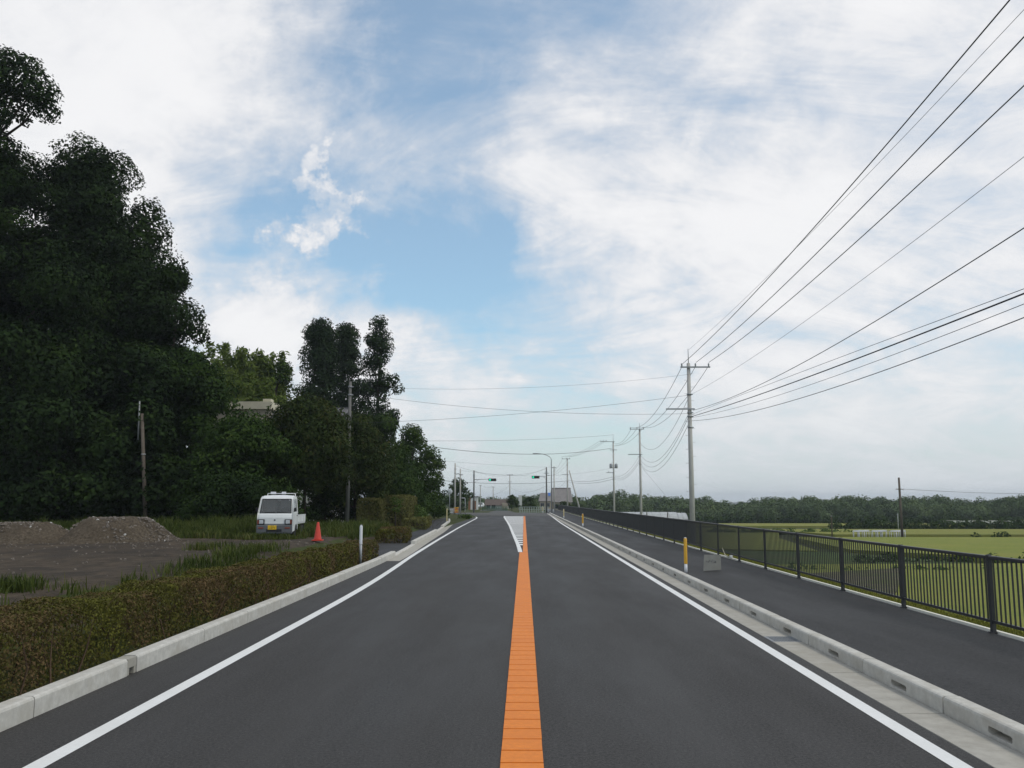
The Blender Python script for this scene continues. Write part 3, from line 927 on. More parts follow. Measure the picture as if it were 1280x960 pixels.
def blades(name, pts, h, w, m, seed, label=None, lean=0.35, kind='stuff', parent=None, hf=None):
    """grass: one bent blade (two quads -> a quad and a tip) per point"""
    rng = np.random.default_rng(seed)
    P = np.asarray(pts, float); n = len(P)
    a = rng.uniform(0, 2 * math.pi, n)
    d = np.stack([np.cos(a), np.sin(a), np.zeros(n)], 1); s = np.stack([-np.sin(a), np.cos(a), np.zeros(n)], 1)
    hh = (h * rng.uniform(0.45, 1.25, n) * (1 if hf is None else hf))[:, None]; ww = (w * rng.uniform(0.6, 1.3, n))[:, None]
    ln = (lean * rng.uniform(0.1, 1.4, n))[:, None]
    upv = np.array([0, 0, 1.0])
    b0 = P - s * ww / 2; b1 = P + s * ww / 2
    m0 = P + d * hh * ln * 0.3 + upv * hh * 0.6 - s * ww * 0.38; m1 = P + d * hh * ln * 0.3 + upv * hh * 0.6 + s * ww * 0.38
    tp = P + d * hh * ln + upv * hh
    V = np.stack([b0, b1, m1, m0, tp], 1).reshape(-1, 3)
    i = np.arange(n) * 5
    Fq = np.stack([i, i + 1, i + 2, i + 3], 1)
    Ft = np.stack([i + 3, i + 2, i + 4, i + 4], 1)
    me = bpy.data.meshes.new(name)
    me.vertices.add(len(V)); me.vertices.foreach_set('co', V.astype(np.float32).ravel())
    loops = np.concatenate([Fq, np.pad(Ft[:, :3], ((0, 0), (0, 1)), constant_values=-1)], 1).ravel()
    loops = loops[loops >= 0].astype(np.int32)
    starts = np.stack([np.arange(n) * 7, np.arange(n) * 7 + 4], 1).ravel().astype(np.int32)
    me.loops.add(len(loops)); me.loops.foreach_set('vertex_index', loops)
    me.polygons.add(2 * n); me.polygons.foreach_set('loop_start', starts)
    me.update(calc_edges=True); me.validate()
    me.materials.append(MATS[m])
    o = link(name, me, parent)
    if parent is None: tag(o, label, 'grass' if kind == 'stuff' else None, None, kind)
    else: o['kind'] = 'stuff'
    return o


def hedge(name, label, path, width, z0, ztop, leaf, size, dens, seed, stems=True, group=None, lump=0.06):
    """clipped hedge along a path of (x, y); leaves over top, sides and ends"""
    rng = np.random.default_rng(seed)
    root = thing(name, label, 'hedge', (0, 0, 0), 0, group)
    Ps = []; Ns = []
    fall = size if callable(size) else (lambda y: size)
    segs = list(zip(path[:-1], path[1:]))
    sizes = []
    for si, ((xa, ya), (xb, yb)) in enumerate(segs):
        L_ = math.hypot(xb - xa, yb - ya); t = np.array([(xb - xa) / L_, (yb - ya) / L_]); nn = np.array([t[1], -t[0]])
        dn = dens((ya + yb) / 2) if callable(dens) else dens
        sz = fall((ya + yb) / 2)
        zt = ztop((ya + yb) / 2) if callable(ztop) else ztop
        h = zt - z0
        faces = [('front', L_ * h), ('back', L_ * h * 0.6), ('top', L_ * width)]
        if si == 0: faces.append(('a', width * h))
        if si == len(segs) - 1: faces.append(('b', width * h))
        for (fc, ar) in faces:
            n = int(ar * dn)
            u = rng.random(n) * L_; depth = 0.22 * rng.random(n) ** 2
            if fc == 'front': lat = width / 2 - depth; z = z0 + rng.random(n) * h; nv = (nn[0], nn[1], 0.25)
            elif fc == 'back': lat = -width / 2 + depth; z = z0 + rng.random(n) * h; nv = (-nn[0], -nn[1], 0.25)
            elif fc == 'top': lat = (rng.random(n) - 0.5) * width; z = zt - depth * 0.8; nv = (0, 0, 1)
            elif fc == 'a': lat = (rng.random(n) - 0.5) * width; z = z0 + rng.random(n) * h; u = depth; nv = (-t[0], -t[1], 0.2)
            else: lat = (rng.random(n) - 0.5) * width; z = z0 + rng.random(n) * h; u = L_ - depth; nv = (t[0], t[1], 0.2)
            x = xa + t[0] * u + nn[0] * lat; y = ya + t[1] * u + nn[1] * lat
            # rounded shoulders and lumps
            sh = np.clip((z - (zt - 0.2)) / 0.2, 0, 1) ** 2 * 0.12 * np.sign(lat) * (np.abs(lat) / (width / 2))
            x -= nn[0] * sh; y -= nn[1] * sh
            wob = lump * (np.sin(y * 2.3 + z * 3) + np.sin(y * 5.1 + x * 4 + 1.0) * .6 + np.sin(y * .9) * .5)
            x += nn[0] * wob * np.sign(lat) * .6; z = z + wob * (z - z0) / h * .9
            Ps.append(np.stack([x, y, z], 1)); Ns.append(np.array(nv) + rng.normal(size=(n, 3)) * 0.75)
            sizes.append(np.full(n, sz))
    P = np.concatenate(Ps); Nn = np.concatenate(Ns); S = np.concatenate(sizes)
    V, Fq = leaf_quads(P, Nn, S, rng, aspect=0.5)
    fo = link('foliage', mesh_np('foliage', V, Fq, leaf), root)
    # woody core and stray twigs
    core = MB(); k = 0
    for (xa, ya), (xb, yb) in segs:
        L_ = math.hypot(xb - xa, yb - ya); t = Vector(((xb - xa) / L_, (yb - ya) / L_, 0)); nn = Vector((t.y, -t.x, 0))
        zt = ztop((ya + yb) / 2) if callable(ztop) else ztop
        for i in range(int(L_ * 9)):
            p = Vector((xa, ya, 0)) + t * rng.random() * L_ + nn * rng.normal(0, width * 0.25)
            p.z = z0 - 0.05
            tip = p + Vector((rng.normal(0, .15), rng.normal(0, .15), (zt - z0) * rng.uniform(.8, 1.03))) + nn * rng.normal(0, width * .22)
            core.tube([p, p.lerp(tip, .5) + Vector((rng.normal(0, .05), rng.normal(0, .05), 0)), tip], [.012, .009, .003], 4, cap=False)
        for i in range(int(L_ * 7)):
            p = Vector((xa, ya, 0)) + t * rng.random() * L_ + nn * (width * .5 - .02) * (1 if rng.random() < .7 else rng.uniform(-1, 1))
            p.z = z0 + (zt - z0) * rng.uniform(.2, 1.0)
            d = Vector((rng.normal(0, .5), rng.normal(0, .5), rng.uniform(.1, 1.0))).normalized() * rng.uniform(.08, .24)
            core.tube([p - d * .4, p + d * .4 + Vector((rng.normal(0, .02), rng.normal(0, .02), 0)), p + d], [.004, .003, .0015], 3, cap=False)
    core.build('stems', 'twig', root)['kind'] = 'stuff'
    return root


# ------------------------------------------------------------------ left side: hedges
def hsize(y): return float(np.interp(y, [6, 12, 20, 32], [0.034, 0.042, 0.062, 0.09]))
def hdens(y): return float(np.interp(y, [4, 8, 12, 20, 32], [1800, 2700, 2000, 950, 480]))
hp = [(-5.36, y) for y in np.arange(3.0, 30.01, 1.5)]
hz_top = lambda y: float(np.interp(y, [3, 8, 16, 30], [0.84, 0.84, 0.74, 0.64]))
hedge('roadside_hedge', 'long low clipped brownish green hedge right behind the left kerb', hp, 1.05, 0.12, hz_top, 'leaf_hedge', hsize, hdens, 21, lump=.03)
hedge('low_hedge', 'small square low hedge just past the driveway', [(-6.05, 41.2), (-6.5, 46.5)], 1.4, 0.04, 0.66, 'leaf_hedge', 0.09, 480, 22, lump=.03)
hedge('low_hedge', 'smallest low hedge farther along, beside a thin cream post', [(-7.3, 60), (-8.2, 72)], 1.6, 0.05, 0.74, 'leaf_hedge_dark', 0.14, 220, 23, lump=.04)
hedge('tall_hedge', 'tall boxy clipped hedge next to the grey pole', [(-10.6, 61.5), (-10.2, 66)], 1.7, 0.05, 2.15, 'leaf_hedge_dark', 0.12, 300, 24, lump=0.05)
hedge('tall_hedge', 'second tall clipped hedge with a yellowish green top, nearer the road', [(-9.15, 63), (-8.9, 69)], 1.5, 0.05, 2.3, 'leaf_hedge_dark', 0.12, 300, 25, lump=0.06)

# ------------------------------------------------------------------ trees on the left
def gz(x, y): return float(ground_z(x, y))


def tree_px(name, label, cat, px, py_top, Y, hw_px, py_crown, shape, leaf, size, density, seed, **kw):
    top = at(px, py_top, Y); lo = at(px, py_crown, Y)
    z = gz(top.x, Y)
    rad = hw_px * Y / F
    return tree(name, label, cat, (top.x, Y, z), top.z - z, max(0.4, lo.z - z), rad, shape, leaf, size, density, seed, **kw)


G1 = 'dark evergreen trees of the roadside wood'
# the tall one whose upper crown leans in at the left edge
tp = at(8, 55, 54); zz = gz(tp.x, 54)
rng0 = np.random.default_rng(77)
ex = []
for (px, py, r) in ((15, 95, 1.7), (45, 110, 1.35), (25, 130, 1.2), (-20, 90, 2.0), (-60, 110, 2.4), (60, 140, 0.8), (5, 75, 1.1), (38, 82, 0.75), (-15, 140, 1.5), (55, 122, 0.9), (-40, 150, 2.0), (30, 150, 0.45)):
    p = at(px, py, 54 + rng0.normal(0, 0.8)); b = at(-60, 600, 54)
    ex.append((p.x - b.x, p.y - 54, p.z - zz, r, r, r * 0.8))
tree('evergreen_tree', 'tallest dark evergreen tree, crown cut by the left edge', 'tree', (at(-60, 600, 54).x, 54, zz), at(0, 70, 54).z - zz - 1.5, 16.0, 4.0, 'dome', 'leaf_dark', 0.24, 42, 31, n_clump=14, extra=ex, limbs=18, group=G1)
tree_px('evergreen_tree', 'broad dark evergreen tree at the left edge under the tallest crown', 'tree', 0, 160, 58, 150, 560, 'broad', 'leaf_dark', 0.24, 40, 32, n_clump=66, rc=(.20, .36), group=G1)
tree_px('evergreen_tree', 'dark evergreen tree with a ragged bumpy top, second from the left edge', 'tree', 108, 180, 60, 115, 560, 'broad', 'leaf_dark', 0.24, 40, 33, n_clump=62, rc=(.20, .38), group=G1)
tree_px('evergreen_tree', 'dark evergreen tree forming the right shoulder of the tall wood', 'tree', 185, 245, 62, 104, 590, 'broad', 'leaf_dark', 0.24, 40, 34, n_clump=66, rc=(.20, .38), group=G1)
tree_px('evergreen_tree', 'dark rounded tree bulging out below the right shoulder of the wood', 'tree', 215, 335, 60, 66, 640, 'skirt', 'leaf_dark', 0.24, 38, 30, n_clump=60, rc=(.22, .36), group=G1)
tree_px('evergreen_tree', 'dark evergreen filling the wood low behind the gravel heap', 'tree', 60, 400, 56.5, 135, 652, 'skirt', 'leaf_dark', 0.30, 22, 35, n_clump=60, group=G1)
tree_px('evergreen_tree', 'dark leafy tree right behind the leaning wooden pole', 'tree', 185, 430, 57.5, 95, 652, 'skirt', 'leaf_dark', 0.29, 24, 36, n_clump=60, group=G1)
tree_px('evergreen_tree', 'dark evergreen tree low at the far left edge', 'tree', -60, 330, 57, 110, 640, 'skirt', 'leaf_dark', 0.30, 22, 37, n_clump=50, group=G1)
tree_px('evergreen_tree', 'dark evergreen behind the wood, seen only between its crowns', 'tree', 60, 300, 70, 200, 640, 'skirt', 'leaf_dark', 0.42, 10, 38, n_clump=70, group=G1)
tree_px('evergreen_tree', 'dark leafy tree left of the beige building roof', 'tree', 246, 430, 59, 62, 650, 'skirt', 'leaf_mid', 0.26, 28, 39, n_clump=60, group=G1)
G2 = 'leafy trees in front of the hidden house'
tree_px('leafy_tree', 'leafy green tree directly behind the white truck', 'tree', 310, 514, 54, 74, 655, 'skirt', 'leaf_mid', 0.22, 34, 41, n_clump=70, group=G2)
tree_px('leafy_tree', 'olive brown leafy tree hiding the house, left of the grey pole', 'tree', 384, 497, 57, 74, 604, 'dome', 'leaf_cherry', 0.22, 36, 42, n_clump=70, group=G2)
tree_px('leafy_tree', 'olive leafy tree behind the tall grey pole', 'tree', 446, 518, 64, 52, 650, 'skirt', 'leaf_cherry', 0.22, 34, 43, n_clump=60, group=G2)
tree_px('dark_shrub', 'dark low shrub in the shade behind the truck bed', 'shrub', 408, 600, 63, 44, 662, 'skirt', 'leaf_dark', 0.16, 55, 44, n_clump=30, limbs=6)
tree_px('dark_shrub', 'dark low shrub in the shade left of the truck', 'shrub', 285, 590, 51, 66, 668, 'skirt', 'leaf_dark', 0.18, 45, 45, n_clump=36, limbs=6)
# bamboo on the slope behind
def bamboo(label, px, py_top, Y, hw, seed, n=16):
    rng = np.random.default_rng(seed)
    top = at(px, py_top, Y); z = gz(top.x, Y); H = top.z - z; Rr = hw * Y / F
    root = thing('bamboo_clump', label, 'bamboo', (top.x, Y, z), 0, 'bamboo grove above the house')
    Ps = []; Ns = []; st = MB()
    for i in range(n):
        a = rng.uniform(0, 6.28); rr = Rr * math.sqrt(rng.random()) * 0.75
        h = H * rng.uniform(0.78, 1.0) * (1 if i else 1.0)
        bx, by = rr * math.cos(a), rr * math.sin(a)
        la = rng.uniform(0, 6.28); ln = rng.uniform(0.06, 0.14) * h
        pts = [Vector((bx + math.cos(la) * ln * t ** 2.5, by + math.sin(la) * ln * t ** 2.5, h * (t - 0.04 * t ** 4))) for t in np.linspace(0, 1, 9)]
        st.tube(pts, [0.05 * (1 - .85 * t) for t in np.linspace(0, 1, 9)], 5, cap=False)
        m = 700
        t = rng.uniform(0.25, 1.0, m) ** 0.8
        sp = 0.25 + 1.0 * np.sin(np.pi * np.clip((t - 0.2) / 0.85, 0, 1)) * Rr * 0.38
        q = np.stack([bx + math.cos(la) * ln * t ** 2.5, by + math.sin(la) * ln * t ** 2.5, h * (t - 0.04 * t ** 4)], 1)
        d = rng.normal(size=(m, 3)); d[:, 2] *= 0.5
        Ps.append(q + d * sp[:, None] * 0.55); Ns.append(rng.normal(size=(m, 3)) * .8 + np.array([0, -0.3, .5]))
    V, Fq = leaf_quads(np.concatenate(Ps), np.concatenate(Ns), 0.55, rng, aspect=0.34)
    link('foliage', mesh_np('foliage', V, Fq, 'leaf_bamboo'), root)
    st.build('culms', 'bamboo_stem', root)['kind'] = 'stuff'
for (lab, px, py, Y, hw, s) in (('pale feathery bamboo clump nearest the tall dark wood', 280, 413, 92, 26, 51), ('feathery bamboo clump in the middle of the grove', 312, 424, 95, 24, 52),
                                ('short bamboo clump low in front of the grove', 290, 455, 86, 26, 53), ('bamboo clump with a drooping tip, left of the conifers', 340, 430, 97, 22, 54),
                                ('pale bamboo clump just above the beige building roof', 322, 462, 84, 24, 55)):
    bamboo(lab, px, py, Y, hw, s)
tree_px('evergreen_tree', 'dark round tree between the bamboo and the conifers', 'tree', 352, 446, 93, 30, 600, 'dome', 'leaf_mid', 0.3, 16, 56, n_clump=36)
tree_px('evergreen_tree', 'dark tree filling the slope behind the bamboo', 'tree', 300, 440, 110, 60, 620, 'dome', 'leaf_mid', 0.4, 9, 57, n_clump=44)
# conifers
G3 = 'tall conifers standing together'
tree_px('conifer', 'leftmost of the three tall conifers, with a rounded top', 'tree', 400, 399, 100, 33, 600, 'cedar', 'leaf_cedar', 0.28, 24, 61, n_clump=120, rc=(0.30, 0.46), group=G3, flat=0.9)
tree_px('conifer', 'middle one of the three tall conifers', 'tree', 432, 405, 103, 27, 600, 'cedar', 'leaf_cedar', 0.28, 24, 62, n_clump=110, rc=(0.32, 0.48), group=G3, flat=0.9)
tree_px('conifer', 'rightmost tall conifer with gaps in its crown', 'tree', 472, 395, 99, 25, 600, 'cedar', 'leaf_cedar', 0.28, 26, 63, n_clump=66, rc=(0.34, 0.52), group=G3, flat=0.85,
        extra=[(2.35, 0, 14.2, 0.8, .8, .6), (1.9, 0, 15.3, .8, .8, .6), (1.9, .2, 11.4, .8, .8, .7), (-1.2, 0, 17.5, .7, .7, .6)])
# lower mixed trees to the right of the conifers
G4 = 'mixed trees along the left roadside'
tree_px('roadside_tree', 'leafy tree at the foot of the rightmost conifer', 'tree', 476, 520, 84, 52, 645, 'skirt', 'leaf_mid', 0.28, 24, 71, n_clump=48, group=G4)
tree_px('roadside_tree', 'feathery tree with drooping branches right of the conifers', 'tree', 515, 532, 88, 42, 645, 'skirt', 'leaf_mid', 0.26, 26, 72, n_clump=48, group=G4)
tree_px('roadside_tree', 'lower leafy tree where the wood slopes down to the road', 'tree', 532, 552, 97, 25, 642, 'skirt', 'leaf_mid', 0.26, 22, 73, n_clump=36, group=G4)
tree_px('roadside_tree', 'dark ivy covered tree at the road end of the wood', 'tree', 543, 584, 108, 15, 642, 'skirt', 'leaf_dark', 0.27, 24, 74, n_clump=34, group=G4)
tree_px('roadside_tree', 'far dark tree behind the twin poles at the junction', 'tree', 574, 597, 175, 18, 636, 'dome', 'leaf_mid', 0.4, 12, 75, n_clump=30, group=G4)
tree_px('roadside_tree', 'bushy tree behind the tall clipped hedges', 'tree', 500, 590, 78, 46, 648, 'skirt', 'leaf_mid', 0.24, 30, 76, n_clump=40, group=G4)
tree_px('roadside_shrub', 'bright green leafy shrub past the tall hedges', 'shrub', 514, 632, 68, 22, 652, 'skirt', 'leaf_shrub', 0.16, 50, 77, n_clump=18, limbs=5)
tree_px('roadside_shrub', 'weedy shrub spilling over the kerb near the junction', 'shrub', 583, 643, 98, 11, 650, 'skirt', 'leaf_shrub', 0.18, 30, 78, n_clump=14, limbs=5)
tree_px('roadside_shrub', 'dark shrub at the foot of the ivy covered tree', 'shrub', 543, 618, 96, 17, 648, 'skirt', 'leaf_mid', 0.22, 34, 79, n_clump=20, limbs=5)
tree_px('roadside_shrub', 'yellowish leafy shrub growing out of the second tall hedge', 'shrub', 495, 621, 61, 11, 640, 'dome', 'leaf_shrub', 0.14, 60, 80, n_clump=10, limbs=5)
# beyond the junction
tree_px('far_bush', 'round dark bush beyond the junction, left of the white pillar', 'bush', 640, 619, 190, 10, 634, 'skirt', 'leaf_mid', 0.4, 16, 81, n_clump=20, limbs=5)
tree_px('far_bush', 'dark bush beyond the junction, right of the white pillar', 'bush', 663, 621, 196, 10, 634, 'skirt', 'leaf_mid', 0.4, 16, 82, n_clump=18, limbs=5)
tree_px('far_bush', 'dark green tree right of the grey roofed house', 'bush', 722, 621, 240, 15, 640, 'skirt', 'leaf_wood', 0.5, 10, 83, n_clump=20, limbs=5)
tree_px('far_bush', 'green bush in front of the grey roofed house', 'bush', 705, 627, 205, 9, 636, 'skirt', 'leaf_mid', 0.4, 14, 84, n_clump=16, limbs=5)


# the wood on the far side of the fields, one dark mass
def far_wood():
    rng = np.random.default_rng(91)
    cl = []
    for row, (Y0, dy) in enumerate(((292, 0), (305, 0), (320, 0))):
        px = 560
        while px < 1420:
            Y = Y0 + rng.normal(0, 3)
            x = at(px, 626, Y).x
            top_py = 625 + 4.0 * math.sin(px * 0.021 + 1) + 2.2 * math.sin(px * 0.063) + rng.normal(0, 1.6) + (4 if px > 1010 else 0) * math.exp(-((px - 1060) / 50) ** 2) - (3 if px > 1230 else 0)
            if row == 0: top_py += 8
            top = at(px, top_py, Y).z
            base = gz(x, Y)
            r = rng.uniform(2.0, 3.4)
            for k in range(5):
                cl.append((x + rng.normal(0, r * .5), Y + rng.normal(0, r * .5), base + (top - base) * (0.25 + 0.62 * (k / 4)), r * rng.uniform(.6, .9), r * rng.uniform(.6, .9), r * rng.uniform(.5, .75)))
            px += rng.uniform(7, 12)
    P, Nn = clump_points(cl, 5.0, rng, up=0.5)
    V, Fq = leaf_quads(P, Nn, 0.6, rng, aspect=.8)
    tag(link('far_wood', mesh_np('far_wood', V, Fq, 'leaf_wood')), 'long dark green wood along the far edge of the fields', 'wood', None, 'stuff')
far_wood()


# ------------------------------------------------------------------ fields on the right
def plot(name, label, corners_px, m, h=0.35, lift=0.0):
    """a crop stand with its own height; corners given as (X, Y) in metres"""
    mb = MB(); n = len(corners_px)
    lo = [(x, y, float(field_z(y)) - 0.3 + lift) for x, y in corners_px]; hi = [(x, y, float(field_z(y)) + h + lift) for x, y in corners_px]
    mb.add(lo + hi, [tuple(range(n, 2 * n))] + [(i, (i + 1) % n, n + (i + 1) % n, n + i) for i in range(n)])
    tag(mb.build(name, m), label, None, None, 'structure')


def fx(px, Y): return at(px, 640, Y).x
plot('rice_field', 'wide yellow green rice field nearest the black railing', [(10.8, 4), (130, 4), (110, 66), (34, 64), (12, 62), (11, 24)], 'rice', 0.45)
plot('weedy_strip', 'rough brown fallow patch behind the middle of the railing', [(11.2, 30), (12.2, 50), (24, 58), (17, 42)], 'field_bare', 0.52)
plot('rice_field', 'green rice field beyond the row of dark bushes', [(40, 64), (100, 76), (130, 122), (36, 122), (30, 84)], 'rice', 0.5)
plot('weedy_strip', 'green weedy strip between the first and second field', [(12.3, 64), (33, 66), (29, 83), (13.5, 88)], 'field_weed', 0.3)
plot('rice_field', 'strip of yellow rice behind the white racks', [(46, 135), (115, 135), (130, 172), (44, 172)], 'rice_yellow', 0.5)
plot('rice_field', 'far green field left of the leaning field pole', [(14, 90), (27, 84), (34, 122), (42, 150), (42, 188), (20, 188), (16, 150)], 'rice', 0.4)
plot('rice_field', 'far yellow green field strip in front of the wood', [(30, 205), (150, 205), (170, 245), (34, 245)], 'rice_yellow', 0.45)


def bush_row(label, x0, x1, Y, h, seed, n, leaf='leaf_mid', name='bush_row', size=.3):
    rng = np.random.default_rng(seed); cl = []
    for i in range(n):
        x = x0 + (x1 - x0) * (i + rng.random()) / n; y = Y + rng.normal(0, 0.6); r = h * rng.uniform(.35, .6)
        cl.append((x, y, gz(x, y) + r * .75, r * 1.3, r, r * rng.uniform(.7, 1.05)))
    P, Nn = clump_points(cl, 14, rng)
    V, Fq = leaf_quads(P, Nn, size, rng, aspect=.7)
    tag(link(name, mesh_np(name, V, Fq, leaf)), label, 'bushes', None, 'stuff')
bush_row('row of dark green bushes and weeds between two rice fields', 24, 60, 68, 1.0, 101, 40)
bush_row('low green weeds in the rough strip behind the railing', 14, 30, 58, 0.8, 102, 20, 'leaf_shrub')
bush_row('line of bushes behind the yellow rice', 60, 170, 178, 2.4, 103, 60, 'leaf_mid', size=.5)
bush_row('green scrub at the foot of the far wood', 30, 190, 262, 2.8, 104, 70, 'leaf_mid', size=.6)
bush_row('green scrub left of the leaning field pole', 30, 54, 150, 1.3, 105, 18, 'leaf_shrub', size=.4)
bush_row('bushes at the end of the white racks', 62, 82, 131, 1.3, 106, 7, 'leaf_mid', size=.35)
bush_row('weeds on the bank at the bottom of the railing', 8.5, 11, 30, 0.7, 107, 5, 'leaf_hedge_dark', size=.15)


def grass_patches():
    rng = np.random.default_rng(60)
    # verge right behind the railing
    n = 26000
    y = 10 + 60 * rng.random(n) ** 1.6; x = FX + 0.12 + 0.55 * rng.random(n)
    blades('verge_grass', np.stack([x, y, 0.05 + 0 * x], 1), 0.07, 0.022, 'blade_yellow', 61, 'yellowish grass verge along the foot of the railing')
    # grass round the truck and under the trees
    HF = []
    def blob(cx, cy, rx, ry, n):
        k = max(6, n // 45)
        a = rng.uniform(0, 6.28, k); r = np.sqrt(rng.random(k)) * rng.uniform(.75, 1.15, k)
        ci = rng.integers(0, k, n); sp = rng.uniform(.08, .34, k)[ci]
        x = cx + rx * (r * np.cos(a))[ci] + rng.normal(0, 1, n) * sp; y = cy + ry * (r * np.sin(a))[ci] + rng.normal(0, 1, n) * sp
        HF.append((rng.uniform(.35, 1.5, k) ** 1.3)[ci])
        return np.stack([x, y, ground_z(x, y) + 0.07], 1)
    P = np.concatenate([blob(-11.5, 40, 5.5, 3.5, 11000), blob(-10.2, 46, 5, 5, 11000), blob(-17, 46, 7, 4.5, 13000), blob(-11.2, 36.0, 2.2, .8, 1500), blob(-10.3, 35.6, 1.2, .35, 2500)])
    hf = np.concatenate(HF); HF.clear(); kk = P[:, 0] < -7.2; P = P[kk]; hf = hf[kk]
    kk = ~((np.abs(P[:, 0] + 10.1) < 0.75) & (P[:, 1] > 36.4) & (P[:, 1] < 39.3)); P = P[kk]; hf = hf[kk] * np.where((P[:, 1] > 43) & (P[:, 0] < -13), 1.3, .9) * np.where((P[:, 1] < 36.6) & (np.abs(P[:, 0] + 10) < 1.6), .55, 1)
    blades('weedy_grass', P, 0.34, 0.045, 'blade', 62, 'rough green grass growing around the parked truck', lean=.6, hf=hf)
    P = np.concatenate([blob(-7.9, 26, .5, 4.0, 900), blob(-7.2, 20, .4, 5, 1200), blob(-8.2, 12.6, 1.1, 1.0, 700), blob(-6.5, 14, .4, 4, 700), blob(-9.6, 28.5, 1.0, 1.2, 350), blob(-9.4, 15.2, 1.3, .6, 900), blob(-16, 40, 5, 1.5, 3000)])
    blades('yard_grass', P, 0.24, 0.026, 'blade', 63, 'green grass tufts at the edge of the dirt yard', lean=.6)
    P = np.concatenate([blob(-26, 51, 12, 3, 5000)])
    blades('shade_grass', P, 0.4, 0.05, 'blade', 64, 'weeds in the deep shade at the edge of the wood', lean=.5)
grass_patches()


# ------------------------------------------------------------------ gravel heaps
def heap(label, cx, cy, rx, ry, h, seed, flat=0.35):
    rng = np.random.default_rng(seed)
    n = 40; k = 26
    V = []; 
    ph = rng.uniform(0, 6.28, 6)
    def hz(u, w):
        e = 1 - u
        prof = smoothstep(0, 1 - flat, e)
        return prof
    base = gz(cx, cy)
    for i in range(k + 1):
        u = i / k
        for j in range(n):
            w = 2 * math.pi * j / n
            ru = u * (1 + .10 * math.sin(2 * w + ph[0]) + .06 * math.sin(5 * w + ph[1]))
            z = h * float(hz(u, w)) * (1 + .10 * math.sin(3 * w + ph[2]) * u) + rng.normal(0, .018) - (0.12 if i == k else 0)
            V.append((cx + rx * ru * math.cos(w), cy + ry * ru * math.sin(w), base + z))
    Fq = []
    for i in range(k):
        for j in range(n):
            Fq.append((i * n + j, i * n + (j + 1) % n, (i + 1) * n + (j + 1) % n, (i + 1) * n + j))
    root = thing('gravel_heap', label, 'gravel heap', (0, 0, 0))
    link('mound', mesh_np('mound', np.array(V), np.array(Fq), 'gravel', True), root)
    # loose stones on it
    st = [MB(), MB()]
    for i in range(1500):
        u = math.sqrt(rng.random()) * 1.12; w = rng.uniform(0, 6.28)
        z = base + h * float(hz(min(u, 1), w)); s = rng.uniform(.012, .05) * (1 if i % 9 else 1.5)
        x, y = cx + rx * u * math.cos(w), cy + ry * u * math.sin(w)
        st[0 if i % 23 else 1].box((x, y, z + s * .2), (s * 1.6, s * 1.2, s), rng.uniform(0, 3), 0, rng.uniform(-.6, .6), rng.uniform(-.6, .6), .7)
    for q, mm in zip(st, ('stone', 'stone_pale')):
        q.build('loose_stones', mm, root)['kind'] = 'stuff'
c = at(133, 690, 33)
heap('large flat topped gravel heap in front of the dark wood', c.x, 33.8, 2.55, 2.2, 0.92, 5, 0.36)
c = at(20, 690, 30)
heap('lower gravel heap at the left edge of the yard', c.x - 1.6, 33.2, 2.6, 2.0, 0.75, 6, 0.3)


def yard_bits():
    rng = np.random.default_rng(15)
    mb = MB()
    for i in range(700):
        x = rng.uniform(-24, -6.8); y = rng.uniform(10, 34) if i % 3 else rng.uniform(28, 34); s = rng.uniform(.012, .045)
        mb.box((x, y, gz(x, y) + .09), (s * 1.6, s * 1.2, s), rng.uniform(0, 3), 0, rng.uniform(-.5, .5), 0, .7)
    o = mb.build('yard_stones', 'stone'); tag(o, 'small stones scattered over the dirt yard', 'stones', None, 'stuff')
yard_bits()

# ------------------------------------------------------------------ poles
def insulator_mesh():
    m = MB(); m.lathe([(0.02, 0), (0.055, 0.03), (0.03, 0.07), (0.07, 0.09), (0.035, 0.14), (0.06, 0.16), (0.02, 0.22)], seg=10)
    return m.mesh('insulator', 'insulator')
INS = insulator_mesh()


